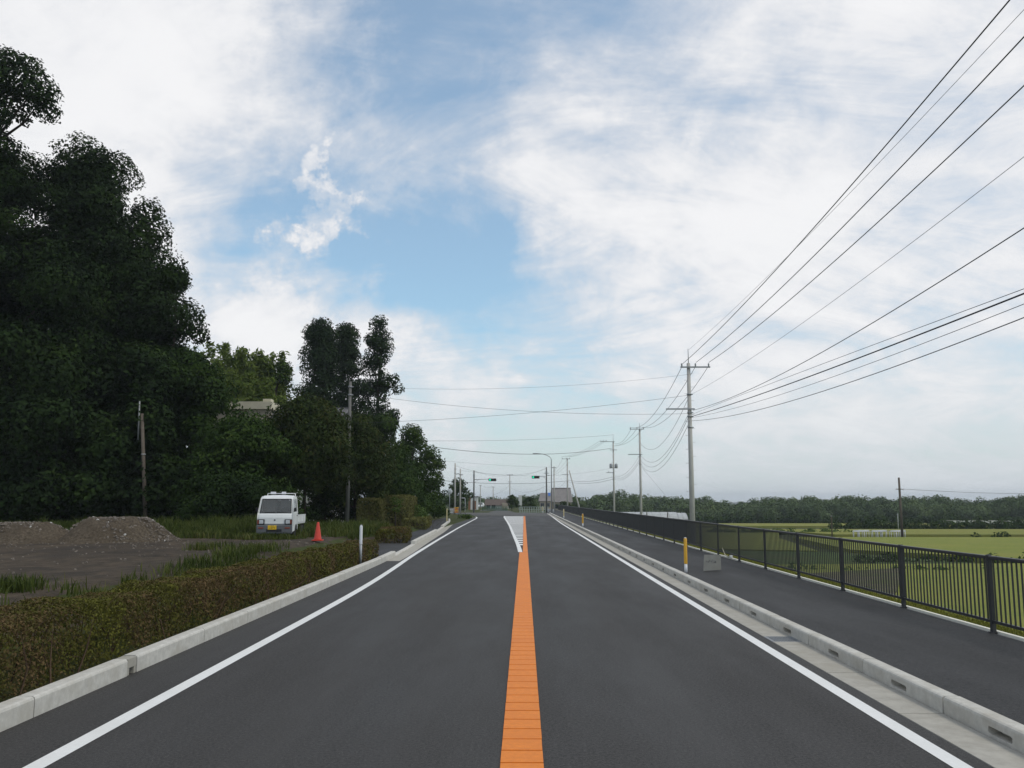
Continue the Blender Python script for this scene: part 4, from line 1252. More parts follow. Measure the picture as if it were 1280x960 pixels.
def utility_pole(label, x, y, ztop, r0=0.19, r1=0.11, arms=(), rod=0.0, transformers=(), steps=True, m='concrete_pole', group='utility poles', name='utility_pole', bands=(), zbase=None):
    zb = gz(x, y) if zbase is None else zbase
    root = thing(name, label, 'utility pole', (x, y, zb), 0, group)
    H = ztop - zb
    s = MB(); s.tube([(0, 0, -0.3), (0, 0, H * .5), (0, 0, H)], [r0, (r0 + r1) / 2, r1], 16)
    s.build('shaft', m, root)
    for (dz, xa, xb, ins) in arms:
        z = H + dz
        a = MB(); a.box(((xa + xb) / 2, -r1 - 0.04, z), (abs(xb - xa), 0.08, 0.09)); a.box((0, -r1 * .4, z), (0.16, 0.2, 0.06))
        arm = a.build('crossarm', 'steel_galv', root)
        for xi in ins:
            link('insulator', INS, arm, (xi, -r1 - 0.04, z + 0.045))
    if rod:
        t = MB(); t.tube([(0, 0, H), (0, 0, H + rod)], 0.025, 6); t.build('top_rod', 'steel_galv', root)
    for (dx, dz) in transformers:
        t = MB(); t.lathe([(0.22, 0), (0.24, 0.05), (0.24, 0.62), (0.20, 0.70), (0.05, 0.74)], c=(dx, -0.05, H + dz), seg=14)
        t.tube([(dx, -.05, H + dz + .7), (dx, -.05, H + dz + .9)], 0.03, 6)
        t.box((dx / 2, -.05, H + dz + .12), (abs(dx), .08, .06))
        t.build('transformer', 'steel_galv', root)
    for dz in bands:
        t = MB(); t.lathe([(r1 + .045, -.05), (r1 + .05, 0), (r1 + .045, .05)], c=(0, 0, H + dz), seg=14); t.box((r1 + .06, 0, H + dz), (.12, .06, .06)); t.build('clamp_band', 'steel_galv', root)
    if steps:
        st = MB(); st.tube([(0, 0, 0), (0.20, 0, 0.01)], 0.010, 5); me = st.mesh('step_bolt', 'steel_galv')
        k = 0; z = 2.6
        while z < H - 0.4:
            rr = r0 + (r1 - r0) * z / H
            o = link('step_bolt', me, root, ((rr - .02) * (1 if k % 2 else -1), 0, z), 0 if k % 2 else math.pi)
            z += 0.45; k += 1
    return root


def px_pole(label, px, py_top, Y, **kw):
    p = at(px, py_top, Y)
    return utility_pole(label, p.x, Y, p.z, **kw), p


P1, t1 = px_pole('nearest tall grey concrete utility pole behind the railing', 860.5, 454, 58, r0=0.195, r1=0.115, rod=0.95,
                 arms=((-0.28, -0.55, 1.38, (-0.47, 0.42, 1.28)), (-3.02, -1.55, 0.3, ())), bands=(-2.05, -3.25, -3.5, -4.2))
P2, t2 = px_pole('second grey concrete utility pole behind the railing', 799.5, 537, 112, r0=0.18, r1=0.11, rod=0.8,
                 arms=((0.05, -1.25, 0.55, (-1.15, -0.35, 0.45)), (-3.1, -1.5, 0.25, ())), bands=(-4.3,))
P3, t3 = px_pole('third grey utility pole, carrying two transformers', 766.5, 552, 145, r0=0.17, r1=0.11, rod=1.0,
                 arms=((-0.02, -2.1, 0.2, (-2.0, -1.55, -1.1)), (-1.35, -.6, .55, ()), (-5.0, -1.2, 0.1, (-.8,))), transformers=((-0.42, -4.3), (0.42, -4.3)), bands=(-6.0,))
P4, t4 = px_pole('fourth utility pole, behind the fence and propped by a slanting brace', 709, 573, 178, r0=0.17, r1=0.11,
                 arms=((-0.1, -1.1, 0.6, (-1.0, -.1, .45)), (-3.2, -1.1, .2, ())), bands=(-1.3, -4.6))
# slanting brace pole
b0 = at(725, 638, 176); b1 = at(711.5, 588, 177)
root = thing('brace_pole', 'slanting grey brace pole leaning towards the fourth pole', 'brace pole', (b0.x, b0.y, gz(b0.x, b0.y)))
m = MB(); dv = b1 - b0; bb = b0 - dv * 0.25
m.tube([bb - Vector(root.location), b1 - Vector(root.location)], [.16, .11], 10); m.build('shaft', 'concrete_pole', root)

PL, tl = px_pole('slim grey concrete pole on the left beside the hedge', 438, 477, 60, r0=0.145, r1=0.095, m='concrete_dark', bands=(-.35, -.9), steps=False)
# wooden pole in the yard with a thin conduit
p = at(177.5, 517, 54); q = at(182, 667, 54); zb = gz(q.x, 54)
root = thing('wooden_pole', 'old brown wooden pole in front of the dark wood', 'pole', (q.x, 54, zb))
m = MB(); m.tube([(0, 0, -.3), (p.x - q.x, 0, p.z - zb)], [.125, .10], 10); m.build('shaft', 'wood_pole', root)
m = MB(); m.tube([(p.x - q.x - .14, -.05, p.z - zb - 1.6), (p.x - q.x - .16, -.05, p.z - zb + .75)], .045, 8); m.build('conduit', 'steel_galv', root)
m = MB(); m.lathe([(.13, -.03), (.14, 0), (.13, .03)], c=((p.x - q.x) * .64, 0, (p.z - zb) * .64), seg=10); m.build('clamp_band', 'insulator', root)

FP = {}
for key, lab, px, pyt, Y, r in (('a', 'left one of the two slim poles at the end of the wood', 569, 579, 126, .13), ('b', 'right one of the two slim poles at the end of the wood', 575.5, 586, 125, .12),
                                ('d', 'far thin pole left of the round bush', 616.5, 608, 235, .15), ('e', 'far thin pole above the white car', 600.5, 606, 240, .15),
                                ('f', 'far utility pole rising behind the round dark bush', 637.3, 593, 230, .16), ('g', 'thin grey pole just right of the street lamp', 692.5, 583, 158, .12)):
    arms = ((-.1, -.8, .8, (-.7, .7)), (-1.9, -.5, .5, ())) if key in 'f' else (((-.2, -.4, .4, ()),) if key in 'deg' else ())
    o, tp_ = px_pole(lab, px, pyt, Y, r0=r, r1=r * .7, arms=arms, steps=False, bands=(-.8, -1.4) if key in 'abg' else ())
    FP[key] = tp_
# lamp bar between the twin poles
a = at(570.5, 593, 126); b = at(577.5, 594.5, 126)
root = thing('pole_lamp', 'small curved lamp arm fixed to the left twin pole', 'lamp', a)
m = MB(); m.tube([(0, 0, 0), ((b.x - a.x) * .35, -.05, .12), ((b.x - a.x) * .7, -.05, -.12)], .05, 6); m.build('arm', 'steel_dark', root)
m = MB(); m.box(((b.x - a.x) * .85, -.05, -.05), (.45, .2, .14), bev=.03); m.build('lamp_head', 'steel_galv', root)


# ------------------------------------------------------------------ traffic signals
def signal(label, px_pole_, py_top, Y, px_head, py_head, flip=1, arms=()):
    tp_ = at(px_pole_, py_top, Y); hd = at(px_head, py_head, Y)
    zb = gz(tp_.x, Y) if abs(tp_.x) > 6.5 else (0.13 if tp_.x > 3.9 else 0.0)
    root = thing('traffic_signal', label, 'traffic light', (tp_.x, Y, zb), 0, 'traffic signals at the junction')
    H = tp_.z - zb; hz = hd.z - zb; dx = hd.x - tp_.x
    m = MB(); m.tube([(0, 0, -.2), (0, 0, H * .6), (0, 0, H)], [.13, .12, .10], 12); m.build('pole', 'concrete_dark', root)
    sg = 1 if dx > 0 else -1
    m = MB(); m.tube([(0, 0, hz + .05), (dx - sg * .6, 0, hz + .12)], [.05, .04], 8); m.tube([(0, 0, hz - .5), (dx * .3, 0, hz + .06)], .025, 6); m.build('arm', 'steel_galv', root)
    m = MB(); m.box((0, 0, H - .9), (.3, .3, .5), bev=.03); m.build('control_box', 'steel_galv', root)
    m = MB(); m.box((dx, -.05, hz), (1.3, .16, .46), bev=.07)
    head = m.build('signal_head', 'signal_body', root)
    for k, (ox, mm) in enumerate(((-.39, 'signal_green'), (0, 'signal_off'), (.39, 'signal_red_off'))):
        m = MB(); m.lathe([(.15, 0), (.145, -.02), (.09, -.05), (.0, -.06)], c=(dx + ox, -.131, hz), seg=16, axis='Y'); m.build('lens', mm, head)
        m = MB()
        vs = []; n = 12
        for i in range(n + 1):
            w = math.pi * (-.08) + math.pi * 1.16 * i / n
            for yy in (-.13, -.36): vs.append((dx + ox + .17 * math.cos(w), yy, hz + .17 * math.sin(w)))
        m.add(vs, [(2 * i, 2 * i + 1, 2 * i + 3, 2 * i + 2) for i in range(n)], True); m.build('visor', 'signal_body', head)
    for (dz, xa, xb) in arms:
        m = MB(); m.box(((xa + xb) / 2, 0, H + dz), (xb - xa, .08, .08)); m.build('crossarm', 'steel_galv', root)
    return tp_


FP['c'] = signal('traffic signal showing green on the left of the junction', 592.5, 588, 149.5, 615.5, 599.8)
FP['h'] = signal('traffic signal showing green on the right of the junction', 683, 584, 150.5, 669.5, 596.5, arms=((-1.0, -.5, .45), (-1.35, -.1, .6)))

# street lamp with curved arm
c = at(689.3, 600, 139)
root = thing('street_lamp', 'tall grey street lamp curving over the road at the junction', 'street lamp', (c.x, 139, 0.13))
zl = at(689, 575, 139).z - .13; zt = at(672, 567, 139).z - .13; xl = at(672, 567, 139).x - c.x
m = MB(); pts = [(0, 0, -.1), (0, 0, zl * .5), (0, 0, zl)] + [(xl * (1 - math.cos(a)), 0, zl + (zt - zl) * math.sin(a)) for a in np.linspace(.15, math.pi / 2, 8)]
m.tube(pts, [.10, .085, .065] + [.05] * 8, 10); m.build('pole', 'steel_galv', root)
m = MB(); m.box((xl - .35, 0, zt), (.8, .26, .13), bev=.05); hd = m.build('lamp_head', 'steel_galv', root)
m = MB(); m.box((xl - .4, 0, zt - .075), (.5, .2, .03)); m.build('diffuser', 'lamp_glass', hd)


# ------------------------------------------------------------------ wires
def wire(label, a, b, sag, r=0.012, name='overhead_wire'):
    pts = []
    a = Vector(a); b = Vector(b)
    for i in range(29):
        t = i / 28
        p = a.lerp(b, t); p.z -= 4 * sag * t * (1 - t); pts.append(p)
    m = MB(); m.tube([p - a for p in pts], r, 5)
    o = m.build(name, 'wire_black', None, a)
    tag(o, label, 'wire', 'overhead wires')


def plan_hit(px, py, A, B):
    d = at(px, py, 10.0) - Vector((0, 0, EYE))
    # solve s*(d.x,d.y) = A + t*(B-A)
    ax, ay = A; bx, by = B
    M_ = np.array([[d.x, -(bx - ax)], [d.y, -(by - ay)]]); s, t = np.linalg.solve(M_, np.array([ax, ay]))
    return t, EYE + d.z * s


def near_wire(label, p1, plan0, i1, i2, r):
    A = (p1.x, p1.y)
    ta, za = plan_hit(*i1, A, plan0); tb, zb_ = plan_hit(*i2, A, plan0)
    # z = z1 + k t - 4 s t (1-t)
    M_ = np.array([[ta, -4 * ta * (1 - ta)], [tb, -4 * tb * (1 - tb)]]); k, s = np.linalg.solve(M_, np.array([za - p1.z, zb_ - p1.z]))
    wire(label, p1, Vector((plan0[0], plan0[1], p1.z + k)), s, r)


YP = 57.85
X0 = 9.9; Y0 = 13.5
near_wire('thick power wire on the far left, top of the near span', at(853, 455, YP), (X0 - .75, Y0), (1000, 304), (1262, 0), .016)
near_wire('hair thin wire just under the top power wire of the near span', at(861, 437, YP), (X0 - .1, Y0), (1000, 305), (1280, 12), .006)
near_wire('second thick power wire from the top in the near span', at(870, 453, YP), (X0 + .25, Y0), (1000, 337), (1280, 46), .016)
near_wire('third thick power wire, from the right end of the crossarm', at(886, 453, YP), (X0 + 1.2, Y0), (1000, 364), (1280, 107), .016)
near_wire('thin single wire midway between power wires and cables', at(862.5, 494, YP), (X0, Y0), (1000, 406), (1280, 196), .0065)
near_wire('wavy dark cable, highest of the low cables in the near span', at(866, 513, YP), (X0 + .2, Y0), (1063, 420), (1280, 285), .013)
near_wire('thin upper strand of the low cable bundle', at(865, 518, YP), (X0 + .2, Y0), (1140, 413), (1280, 361), .008)
near_wire('thickest cable of the low bundle in the near span', at(865, 520.5, YP), (X0 + .15, Y0), (1145, 420), (1280, 367), .02)
near_wire('thin strand right below the thickest low cable', at(865, 522, YP), (X0 + .15, Y0), (1160, 427), (1280, 380), .008)
near_wire('lowest cable of the near span', at(865, 526, YP), (X0 + .1, Y0), (1200, 428), (1280, 397), .012)
# span one to two, two to three, three to four
def span(pa, pb, Ya, Yb, ims, r, labels, sag):
    for (ia, ib), lab in zip(ims, labels):
        wire(lab, at(*ia, Ya), at(*ib, Yb), sag, r)
span(t1, t2, YP, 111.8, (((853, 457), (789, 534)), ((870, 457), (796, 534)), ((886, 457), (803, 534))), .016,
     ('left top wire between the first and second pole', 'middle top wire between the first and second pole', 'right top wire between the first and second pole'), 1.3)
span(t1, t2, YP, 111.8, (((862, 494), (800, 553)), ((862, 518), (800, 574)), ((862, 527), (800, 579)), ((863, 512), (800, 568))), .013,
     ('upper thin wire between the first and second pole', 'thick low cable between the first and second pole', 'lowest wire between the first and second pole', 'second low cable between the first and second pole'), 2.0)
span(t2, t3, 111.8, 144.8, (((789, 536), (768, 554)), ((796, 536), (765, 557)), ((803, 536), (769, 556))), .016,
     ('left top wire between the second and third pole', 'middle top wire between the second and third pole', 'right top wire between the second and third pole'), .7)
span(t2, t3, 111.8, 144.8, (((799, 578), (767, 598)), ((799, 575), (767, 596)), ((799, 570), (767, 594))), .014,
     ('lowest cable between the second and third pole', 'thick low cable between the second and third pole', 'upper thin cable between the second and third pole'), 1.0)
span(t3, t4, 144.8, 177.8, (((750, 551), (702, 571)), ((754, 551), (708, 571)), ((757, 551), (712, 571))), .016,
     ('left top wire between the third and fourth pole', 'middle top wire between the third and fourth pole', 'right top wire between the third and fourth pole'), .5)
span(t3, t4, 144.8, 177.8, (((766, 596), (709, 600)), ((766, 599), (709, 602))), .022,
     ('thick low cable between the third and fourth pole', 'lower cable between the third and fourth pole'), .5)
span(t4, t4, 177.8, 158, (((703, 574), (692, 588)), ((709, 574), (692, 592)), ((712, 577), (692, 594)), ((707, 602), (692, 612))), .014,
     ('left top wire from the fourth pole to the thin pole', 'middle top wire from the fourth pole to the thin pole', 'right top wire from the fourth pole to the thin pole', 'low cable from the fourth pole to the thin pole'), .3)
# crossing wires
wire('thin wire crossing the road from the left pole to the first pole, lowest of three', at(438, 491, 59.9), at(861, 517, YP), .5, .009)
wire('thin wire crossing the road from the left pole, sagging in the middle', at(438, 529, 59.9), at(861, 494, YP), .3, .009)
wire('faint wire crossing high over the road to the first pole', at(438, 483, 59.9), at(861, 468, YP), .5, .006)
wire('thick cable crossing the road from the wood to the third pole', at(528, 557, 104), at(766, 560, 144.8), 1.0, .028)
wire('thin wire from the rod of the third pole over the road', at(528, 551, 104), at(767.5, 543.5, 144.8), .3, .014)
wire('long thick cable low over the junction', at(545, 600, 128), at(709, 601, 177.8), .55, .028)
wire('wire from the twin poles over the junction', at(569, 582, 126), at(683, 586, 150.5), 1.2, .012)
wire('high wire from the wood over the junction to the thin pole', at(545, 575, 120), at(692, 584, 158), .2, .010)
wire('wire from the signal pole to the far pole behind the bush', at(592.5, 589, 149.5), at(637.3, 594, 230), .5, .014)
wire('wire from the far pole behind the bush to the right signal', at(637.3, 594, 230), at(683, 585, 150.5), .6, .014)
wire('low sagging wire between the far thin pole and the bush pole', at(616.5, 618, 235), at(637.3, 606, 230), .5, .016)
wire('low sagging wire from the bush pole to the right signal pole', at(637.3, 608, 230), at(683, 607, 150.5), 1.3, .016)
wire('far wire between the two thin poles above the car', at(600.5, 607, 240), at(616.5, 608, 235), .3, .016)
wire('wire crossing low over the junction towards the third pole', at(575.5, 588, 125), at(766, 585, 144.8), 1.0, .008)
wire('stay wire slanting down to the right from the second pole', at(803, 585, 111.8), at(850, 640, 112), .05, .010)

# field pole and its wire
p = at(1123.5, 597, 127); q = at(1128, 671, 127); zb = gz(q.x, 127)
root = thing('field_pole', 'dark leaning wooden pole standing alone in the fields', 'utility pole', (q.x, 127, zb))
m = MB(); m.tube([(0, 0, -.3), (p.x - q.x, 0, p.z - zb)], [.19, .14], 10); m.build('shaft', 'wood_pole', root)
ca = at(1124, 611.5, 127); m = MB(); m.box((ca.x - q.x, -.16, ca.z - zb), (1.1, .1, .1)); m.build('crossarm', 'wood_pole', root)
wire('thin wire running right from the lone field pole', at(1124, 611, 126.9), at(1330, 617, 150), .25, .022)
# slim far posts in the fields
for i, (lab, px, pyt, pyb, Y) in enumerate((('thin white post in the field left of the lone pole', 1122, 642, 654, 170), ('grey post standing in scrub before the wood', 1039, 644, 668, 118),
                                            ('thin pole in front of the greenhouse', 808.5, 640, 650, 150), ('second thin pole in front of the greenhouse, further right', 834.5, 640, 650, 150))):
    a = at(px, pyt, Y); zb = gz(a.x, Y)
    root = thing('field_post', lab, 'post', (a.x, Y, zb), 0, 'posts in the fields')
    m = MB(); m.tube([(0, 0, -.2), (0, 0, (a.z - zb) * .9), (0, 0, a.z - zb)], [.09, .09, .05], 8); m.build('shaft', 'insulator' if i == 0 else 'wood_pole', root)
    m = MB(); m.box((0, 0, (a.z - zb) * .97), (.2, .2, .06)); m.build('cap', 'steel_galv', root)


# ------------------------------------------------------------------ delineator posts
def delineator(label, x, y, h, m1, m2, z0=0.13, r=0.04, stripes=True, base=0.22):
    root = thing('delineator_post', label, 'post', (x, y, z0), 0, 'delineator posts along the road')
    m = MB(); m.lathe([(r, -0.05), (r, base)], seg=14); m.build('foot', m2, root)
    m = MB(); m.lathe([(r * 1.1, base), (r * 1.12, base + .01), (r * 1.12, h - .05), (r * .95, h - .012), (r * .5, h)], seg=14); m.build('sleeve', m1, root)
    m = MB(); m.lathe([(r * 1.0, h - .001), (r * .7, h + .012), (0.001, h + .018)], seg=14); m.build('cap', 'delineator_white', root)


delineator('bright yellow orange delineator post with white foot on the right kerb', 4.19, 23.7, 0.88, 'delineator_yellow', 'delineator_white')
delineator('thinner yellow delineator post farther along the right kerb', 4.24, 65.7, 0.9, 'delineator_yellow', 'delineator_white', r=.05)
delineator('third yellow delineator post near the street lamp', 4.24, 97, 0.95, 'delineator_cream', 'delineator_white', r=.05)
delineator('farthest cream delineator post on the right of the junction', at(678.5, 640, 143).x, 143, 1.0, 'delineator_cream', 'delineator_white', r=.055)
delineator('white topped delineator post rising in front of the left hedge', -4.79, 26.6, 1.09, 'delineator_white', 'steel_galv', z0=.16, base=.55)
q = at(558.5, 651, 76)
delineator('slim cream post beside the smallest low hedge', q.x, 76, 1.15, 'delineator_cream', 'delineator_white', z0=.16, base=.1)

# ------------------------------------------------------------------ board on the pavement
q = at(885, 711, 24.2)
root = thing('notice_board', 'small grey board with faded handwriting propped on the right pavement', 'sign', (4.98, 24.2, 0.13), R(6))
tilt = R(-14)
Mt = Matrix.Rotation(tilt, 4, 'X')
m = MB(); vs = [(-.25, -.006, .0), (.235, -.006, .03), (.265, -.006, .43), (-.19, -.006, .43), (-.25, .006, .0), (.235, .006, .03), (.265, .006, .43), (-.19, .006, .43)]
m.add([Mt @ Vector(v) for v in vs], [(0, 1, 2, 3), (7, 6, 5, 4), (0, 4, 5, 1), (1, 5, 6, 2), (2, 6, 7, 3), (3, 7, 4, 0)])
bd = m.build('panel', 'board_grey', root)
m = MB(); rng = random.Random(3)
x = -.15
for i in range(7):
    w = rng.uniform(.02, .045); z = .25 + rng.uniform(-.012, .02)
    for k in range(3):
        x0, z0 = x + rng.uniform(0, w), z + rng.uniform(-.025, .02); x1, z1 = x + rng.uniform(0, w), z + rng.uniform(-.02, .03)
        d = Vector((x1 - x0, 0, z1 - z0))
        if d.length < .012: d = Vector((.015, 0, .006))
        nn = Vector((-d.z, 0, d.x)).normalized() * .005
        m.quad(*[Mt @ Vector(v) for v in ((x0 - nn.x, -.009, z0 - nn.z), (x0 + d.x - nn.x, -.009, z0 + d.z - nn.z), (x0 + d.x + nn.x, -.009, z0 + d.z + nn.z), (x0 + nn.x, -.009, z0 + nn.z))])
    x += w + .006
m.quad(*[Mt @ Vector(v) for v in ((-.02, -.009, .205), (.12, -.009, .215), (.12, -.009, .222), (-.02, -.009, .212))])
m.build('handwriting', 'ink', bd)['kind'] = 'stuff'
m = MB(); m.tube([Mt @ Vector((-.1, .008, .36)), (-.12, .30, 0.0)], .010, 6); m.tube([Mt @ Vector((.14, .008, .36)), (.15, .30, 0.0)], .010, 6); m.build('prop', 'steel_dark', root)
# pale stick lying against the railing
a = Vector((6.5, 29.3, .15)); root = thing('stick', 'pale broken stick lying at the foot of the railing', 'stick', a)
m = MB(); m.tube([(0.08, 0, .02), (-.05, .05, .10), (-.12, .1, .32)], [.02, .018, .012], 6); m.build('shaft', 'wall_cream', root)
m = MB(); m.box((.12, -.05, .05), (.10, .08, .09), bev=.02); m.build('knob', 'wall_white', root)

# ------------------------------------------------------------------ traffic cone
q = at(397, 677, 34.0)
zc = gz(q.x, 34) + .075
root = thing('traffic_cone', 'red traffic cone standing in the grass beside the truck', 'traffic cone', (q.x, 34.0, zc))
m = MB(); m.box((0, 0, .02), (.38, .38, .04), bev=.012); m.build('base', 'cone_red', root)
m = MB(); m.lathe([(.15, .04), (.14, .07), (.045, .66), (.035, .69), (.02, .69)], seg=18); m.build('body', 'cone_red', root)


# ------------------------------------------------------------------ small white truck
def truck():
    q = at(342.5, 674, 36.0)
    z = gz(q.x, 37) + .03
    root = thing('pickup_truck', 'small white flatbed truck with yellow number plate parked under the trees', 'truck', (q.x, 36.0, z), R(4.5))
    # local: x across, y backwards from the front bumper, z up
    W = 0.70
    # cab shell: rings of (y, z, half width) swept over the side outline, both sides skinned
    prof = [(.02, .30), (.0, .55), (.015, .86), (.06, .98), (.12, 1.04), (.36, 1.60), (.47, 1.68), (.60, 1.725), (.95, 1.735), (1.16, 1.71), (1.20, 1.62), (1.22, 1.05), (1.22, .40)]
    def hw(z): return W - 0.0 if z < 1.05 else W - 0.055 * (z - 1.05) / .68
    cab = MB()
    # front, roof and rear skin, divided across the width so that the roof is crowned
    NXS = 16; rows = []
    for (y, zz) in prof:
        row = []
        for i in range(NXS + 1):
            u = -1 + 2 * i / NXS
            crown = (0.03 * (1 - u * u) if zz > 1.6 else 0.0)
            bow = 0.035 * u * u if y < .5 else (-.01 * u * u)
            e = 0.04 * max(0, abs(u) - .9) / .1
            row.append((u * hw(zz), y + bow + (e if y < .5 else -e), zz + crown - (e * 1.2 if zz > 1.6 else 0)))
        rows.append(row)
    vs = [p for r_ in rows for p in r_]; n = NXS + 1
    fs = []
    for a in range(len(prof) - 1):
        for i in range(NXS):
            if a == 4 and 1 <= i + .5 <= NXS - 1: continue              # windscreen opening
            fs.append((a * n + i, a * n + i + 1, (a + 1) * n + i + 1, (a + 1) * n + i))
    cab.add(vs, fs, False)
    # cab sides: panels around the door window and the wheel arch
    for s in (-1, 1):
        def P(y, zz): return (s * (hw(zz)), y, zz)
        arch = [(.86 + .30 * math.cos(a), .30 + .30 * math.sin(a)) for a in np.linspace(math.pi, 0, 11)]
        low = [(.02, .30)] + [(.56, .34)] + [(a, max(b, .34)) for a, b in arch[1:-1]] + [(1.16, .34), (1.22, .40), (1.22, 1.05), (.13, 1.05), (.05, .98), (.0, .62)]
        cab.add([P(*p_) for p_ in low], [tuple(range(len(low)))])
        wf = [(.15, 1.05), (.42, 1.60), (.50, 1.66)]; 
        cab.add([P(*p_) for p_ in [(.05, .98), (.12, 1.04), (.22, 1.04), (.25, 1.08), (.46, 1.58), (.46, 1.66), (.38, 1.62)]], [tuple(range(7))])
        cab.add([P(*p_) for p_ in [(.46, 1.58), (1.02, 1.60), (1.10, 1.70), (.60, 1.715), (.46, 1.66)]], [tuple(range(5))])
        cab.add([P(*p_) for p_ in [(1.02, 1.60), (1.04, 1.10), (1.02, 1.05), (1.22, 1.05), (1.20, 1.62), (1.12, 1.71)]], [tuple(range(6))])
        cab.add([P(*p_) for p_ in [(.22, 1.04), (1.02, 1.05), (1.04, 1.10), (.25, 1.08)]], [tuple(range(4))])
    cab.build('cab', 'truck_white', root)
    # glass
    g_ = MB(); a, b = rows[4], rows[5]
    g_.add([a[1], a[8], a[15], b[15], b[8], b[1]], [(0, 1, 4, 5), (1, 2, 3, 4)])
    ws = g_.build('windscreen', 'glass', root)
    wr = MB()
    for (xa, xb) in ((-.42, -.02), (.05, .48)):
        wr.tube([(xa, .115, 1.065), (xb, .115, 1.085)], .009, 5)
    wr.build('wiper', 'black_plastic', ws)
    gs = MB()
    for (p_, q_, w_) in ((a[1], a[15], .02), (b[1], b[15], .02)):
        gs.tube([Vector(p_) + Vector((0, -.006, 0)), Vector(rows[4 if p_ is a[1] else 5][8]) + Vector((0, -.006, 0)), Vector(q_) + Vector((0, -.006, 0))], .014, 5)
    for k in (1, 15): gs.tube([Vector(a[k]) + Vector((0, -.006, 0)), Vector(b[k]) + Vector((0, -.006, 0))], .014, 5)
    gs.build('rubber_seal', 'black_plastic', ws)
    st = MB(); e0 = Vector(b[15]); st.quad(e0 + Vector((-.10, -.02, -.07)), e0 + Vector((-.04, -.02, -.07)), e0 + Vector((-.05, -.012, -.02)), e0 + Vector((-.10, -.012, -.02))); st.build('sticker', 'delineator_white', ws)
    for s in (-1, 1):
        d = MB(); zz = [(.25, 1.08), (1.04, 1.10), (1.02, 1.60), (.46, 1.58)]
        d.add([(s * (hw(z_) - .012), y_, z_) for y_, z_ in zz], [(0, 1, 2, 3)]); d.build('door_window', 'glass', root)
        dr = MB()
        for (pa, pb) in (((1.10, 1.04), (1.10, .45)), ((.22, 1.0), (.40, .52))):
            dr.box((s * (W + .001), (pa[0] + pb[0]) / 2, (pa[1] + pb[1]) / 2), (.004, .012, abs(pa[1] - pb[1])))
        dr.box((s * (W + .012), 1.02, .93), (.02, .12, .03)); dr.build('door_handle', 'black_plastic', root)
        mi = MB(); mi.box((s * (W + .06), .22, 1.18), (.09, .05, .15), bev=.02); mi.tube([(s * (W - .02), .2, 1.08), (s * (W + .08), .2, 1.13)], .012, 5); mi.build('side_mirror', 'black_plastic', root)
    # interior: seats, wheel and dark cabin floor
    it = MB(); it.box((0, .70, .75), (1.28, .9, .5)); it.build('dashboard', 'black_plastic', root)
    for s in (-1, 1):
        it = MB(); it.box((s * .32, .98, 1.20), (.50, .14, .62), bev=.04, rx=R(-8)); it.build('seat', 'truck_grey', root)
    it = MB(); it.box((0, 1.19, 1.20), (1.28, .02, .4)); it.build('rear_panel', 'truck_grey', root)
    it = MB(); it.lathe([(.17, -.012), (.185, 0), (.17, .012), (.165, 0)], seg=16); sw = it.build('steering_wheel', 'black_plastic', root, (.33, .52, 1.12)); sw.rotation_euler = (R(35), 0, 0)
    # front face: lamps, grille strip, emblem, bumper
    for s in (-1, 1):
        m_ = MB(); m_.box((s * .54, .0, .69), (.29, .05, .22), bev=.02); bz = m_.build('headlight', 'black_plastic', root)
        m_ = MB(); m_.box((s * .52, -.025, .695), (.17, .03, .15), bev=.02); m_.build('lens', 'lamp_glass', bz)
        m_ = MB(); m_.box((s * .645, -.015, .69), (.055, .04, .16), bev=.01); m_.build('side_lamp', 'lens_orange', bz)
        m_ = MB(); m_.box((s * .52, -.075, .46), (.20, .02, .055), bev=.008); m_.build('turn_signal', 'lens_orange', root)
    m_ = MB(); m_.box((0, .0, .605), (.78, .02, .035)); m_.build('grille_strip', 'truck_grey', root)
    m_ = MB(); m_.lathe([(.035, -.01), (.03, -.022), (.001, -.026)], c=(0, .02, .77), seg=12, axis='Y'); m_.build('emblem', 'truck_grey', root)
    m_ = MB(); m_.box((0, .0, .405), (1.40, .14, .34), bev=.03); m_.box((0, -.055, .32), (1.2, .06, .05)); m_.build('bumper', 'truck_grey', root)
    m_ = MB(); m_.box((0, -.085, .36), (.60, .015, .10)); m_.build('bumper_opening', 'black_plastic', root)
    m_ = MB(); m_.box((-.07, -.1, .48), (.34, .014, .168), bev=.004); pl = m_.build('number_plate', 'plate_yellow', root)
    m_ = MB()
    for (x_, z_, w_, h_) in ((-.19, .55, .02, .02), (-.14, .56, .05, .014), (-.095, .56, .012, .07), (-.06, .59, .045, .012), (-.06, .555, .045, .012), (.0, .585, .05, .012), (.022, .56, .012, .05), (-.10, .64, .05, .02), (-.03, .64, .05, .02)):
        m_.quad((x_ - w_ / 2, -.1085, z_ - .105 - h_ / 2), (x_ + w_ / 2, -.1085, z_ - .105 - h_ / 2), (x_ + w_ / 2, -.1085, z_ - .105 + h_ / 2), (x_ - w_ / 2, -.1085, z_ - .105 + h_ / 2))
    m_.build('plate_marks', 'ink', pl)['kind'] = 'stuff'
    # cargo bed
    bed = MB(); bed.box((0, 2.26, .62), (1.36, 1.92, .06)); bd_ = bed.build('bed_floor', 'truck_white', root)
    for s in (-1, 1):
        m_ = MB(); m_.box((s * .68, 2.26, .79), (.03, 1.94, .29), bev=.006)
        gt = m_.build('side_gate', 'truck_white', root)
        m_ = MB(); m_.box((s * .68, 2.26, .945), (.05, 1.94, .03), bev=.006); m_.build('gate_rim', 'truck_white', gt)
        for k in range(5):
            r_ = MB(); r_.box((s * .70, 1.42 + k * .42, .79), (.02, .05, .25)); r_.build('gate_rib', 'truck_white', gt)
    m_ = MB(); m_.box((0, 3.215, .79), (1.36, .03, .29), bev=.006); m_.build('tail_gate', 'truck_white', root)
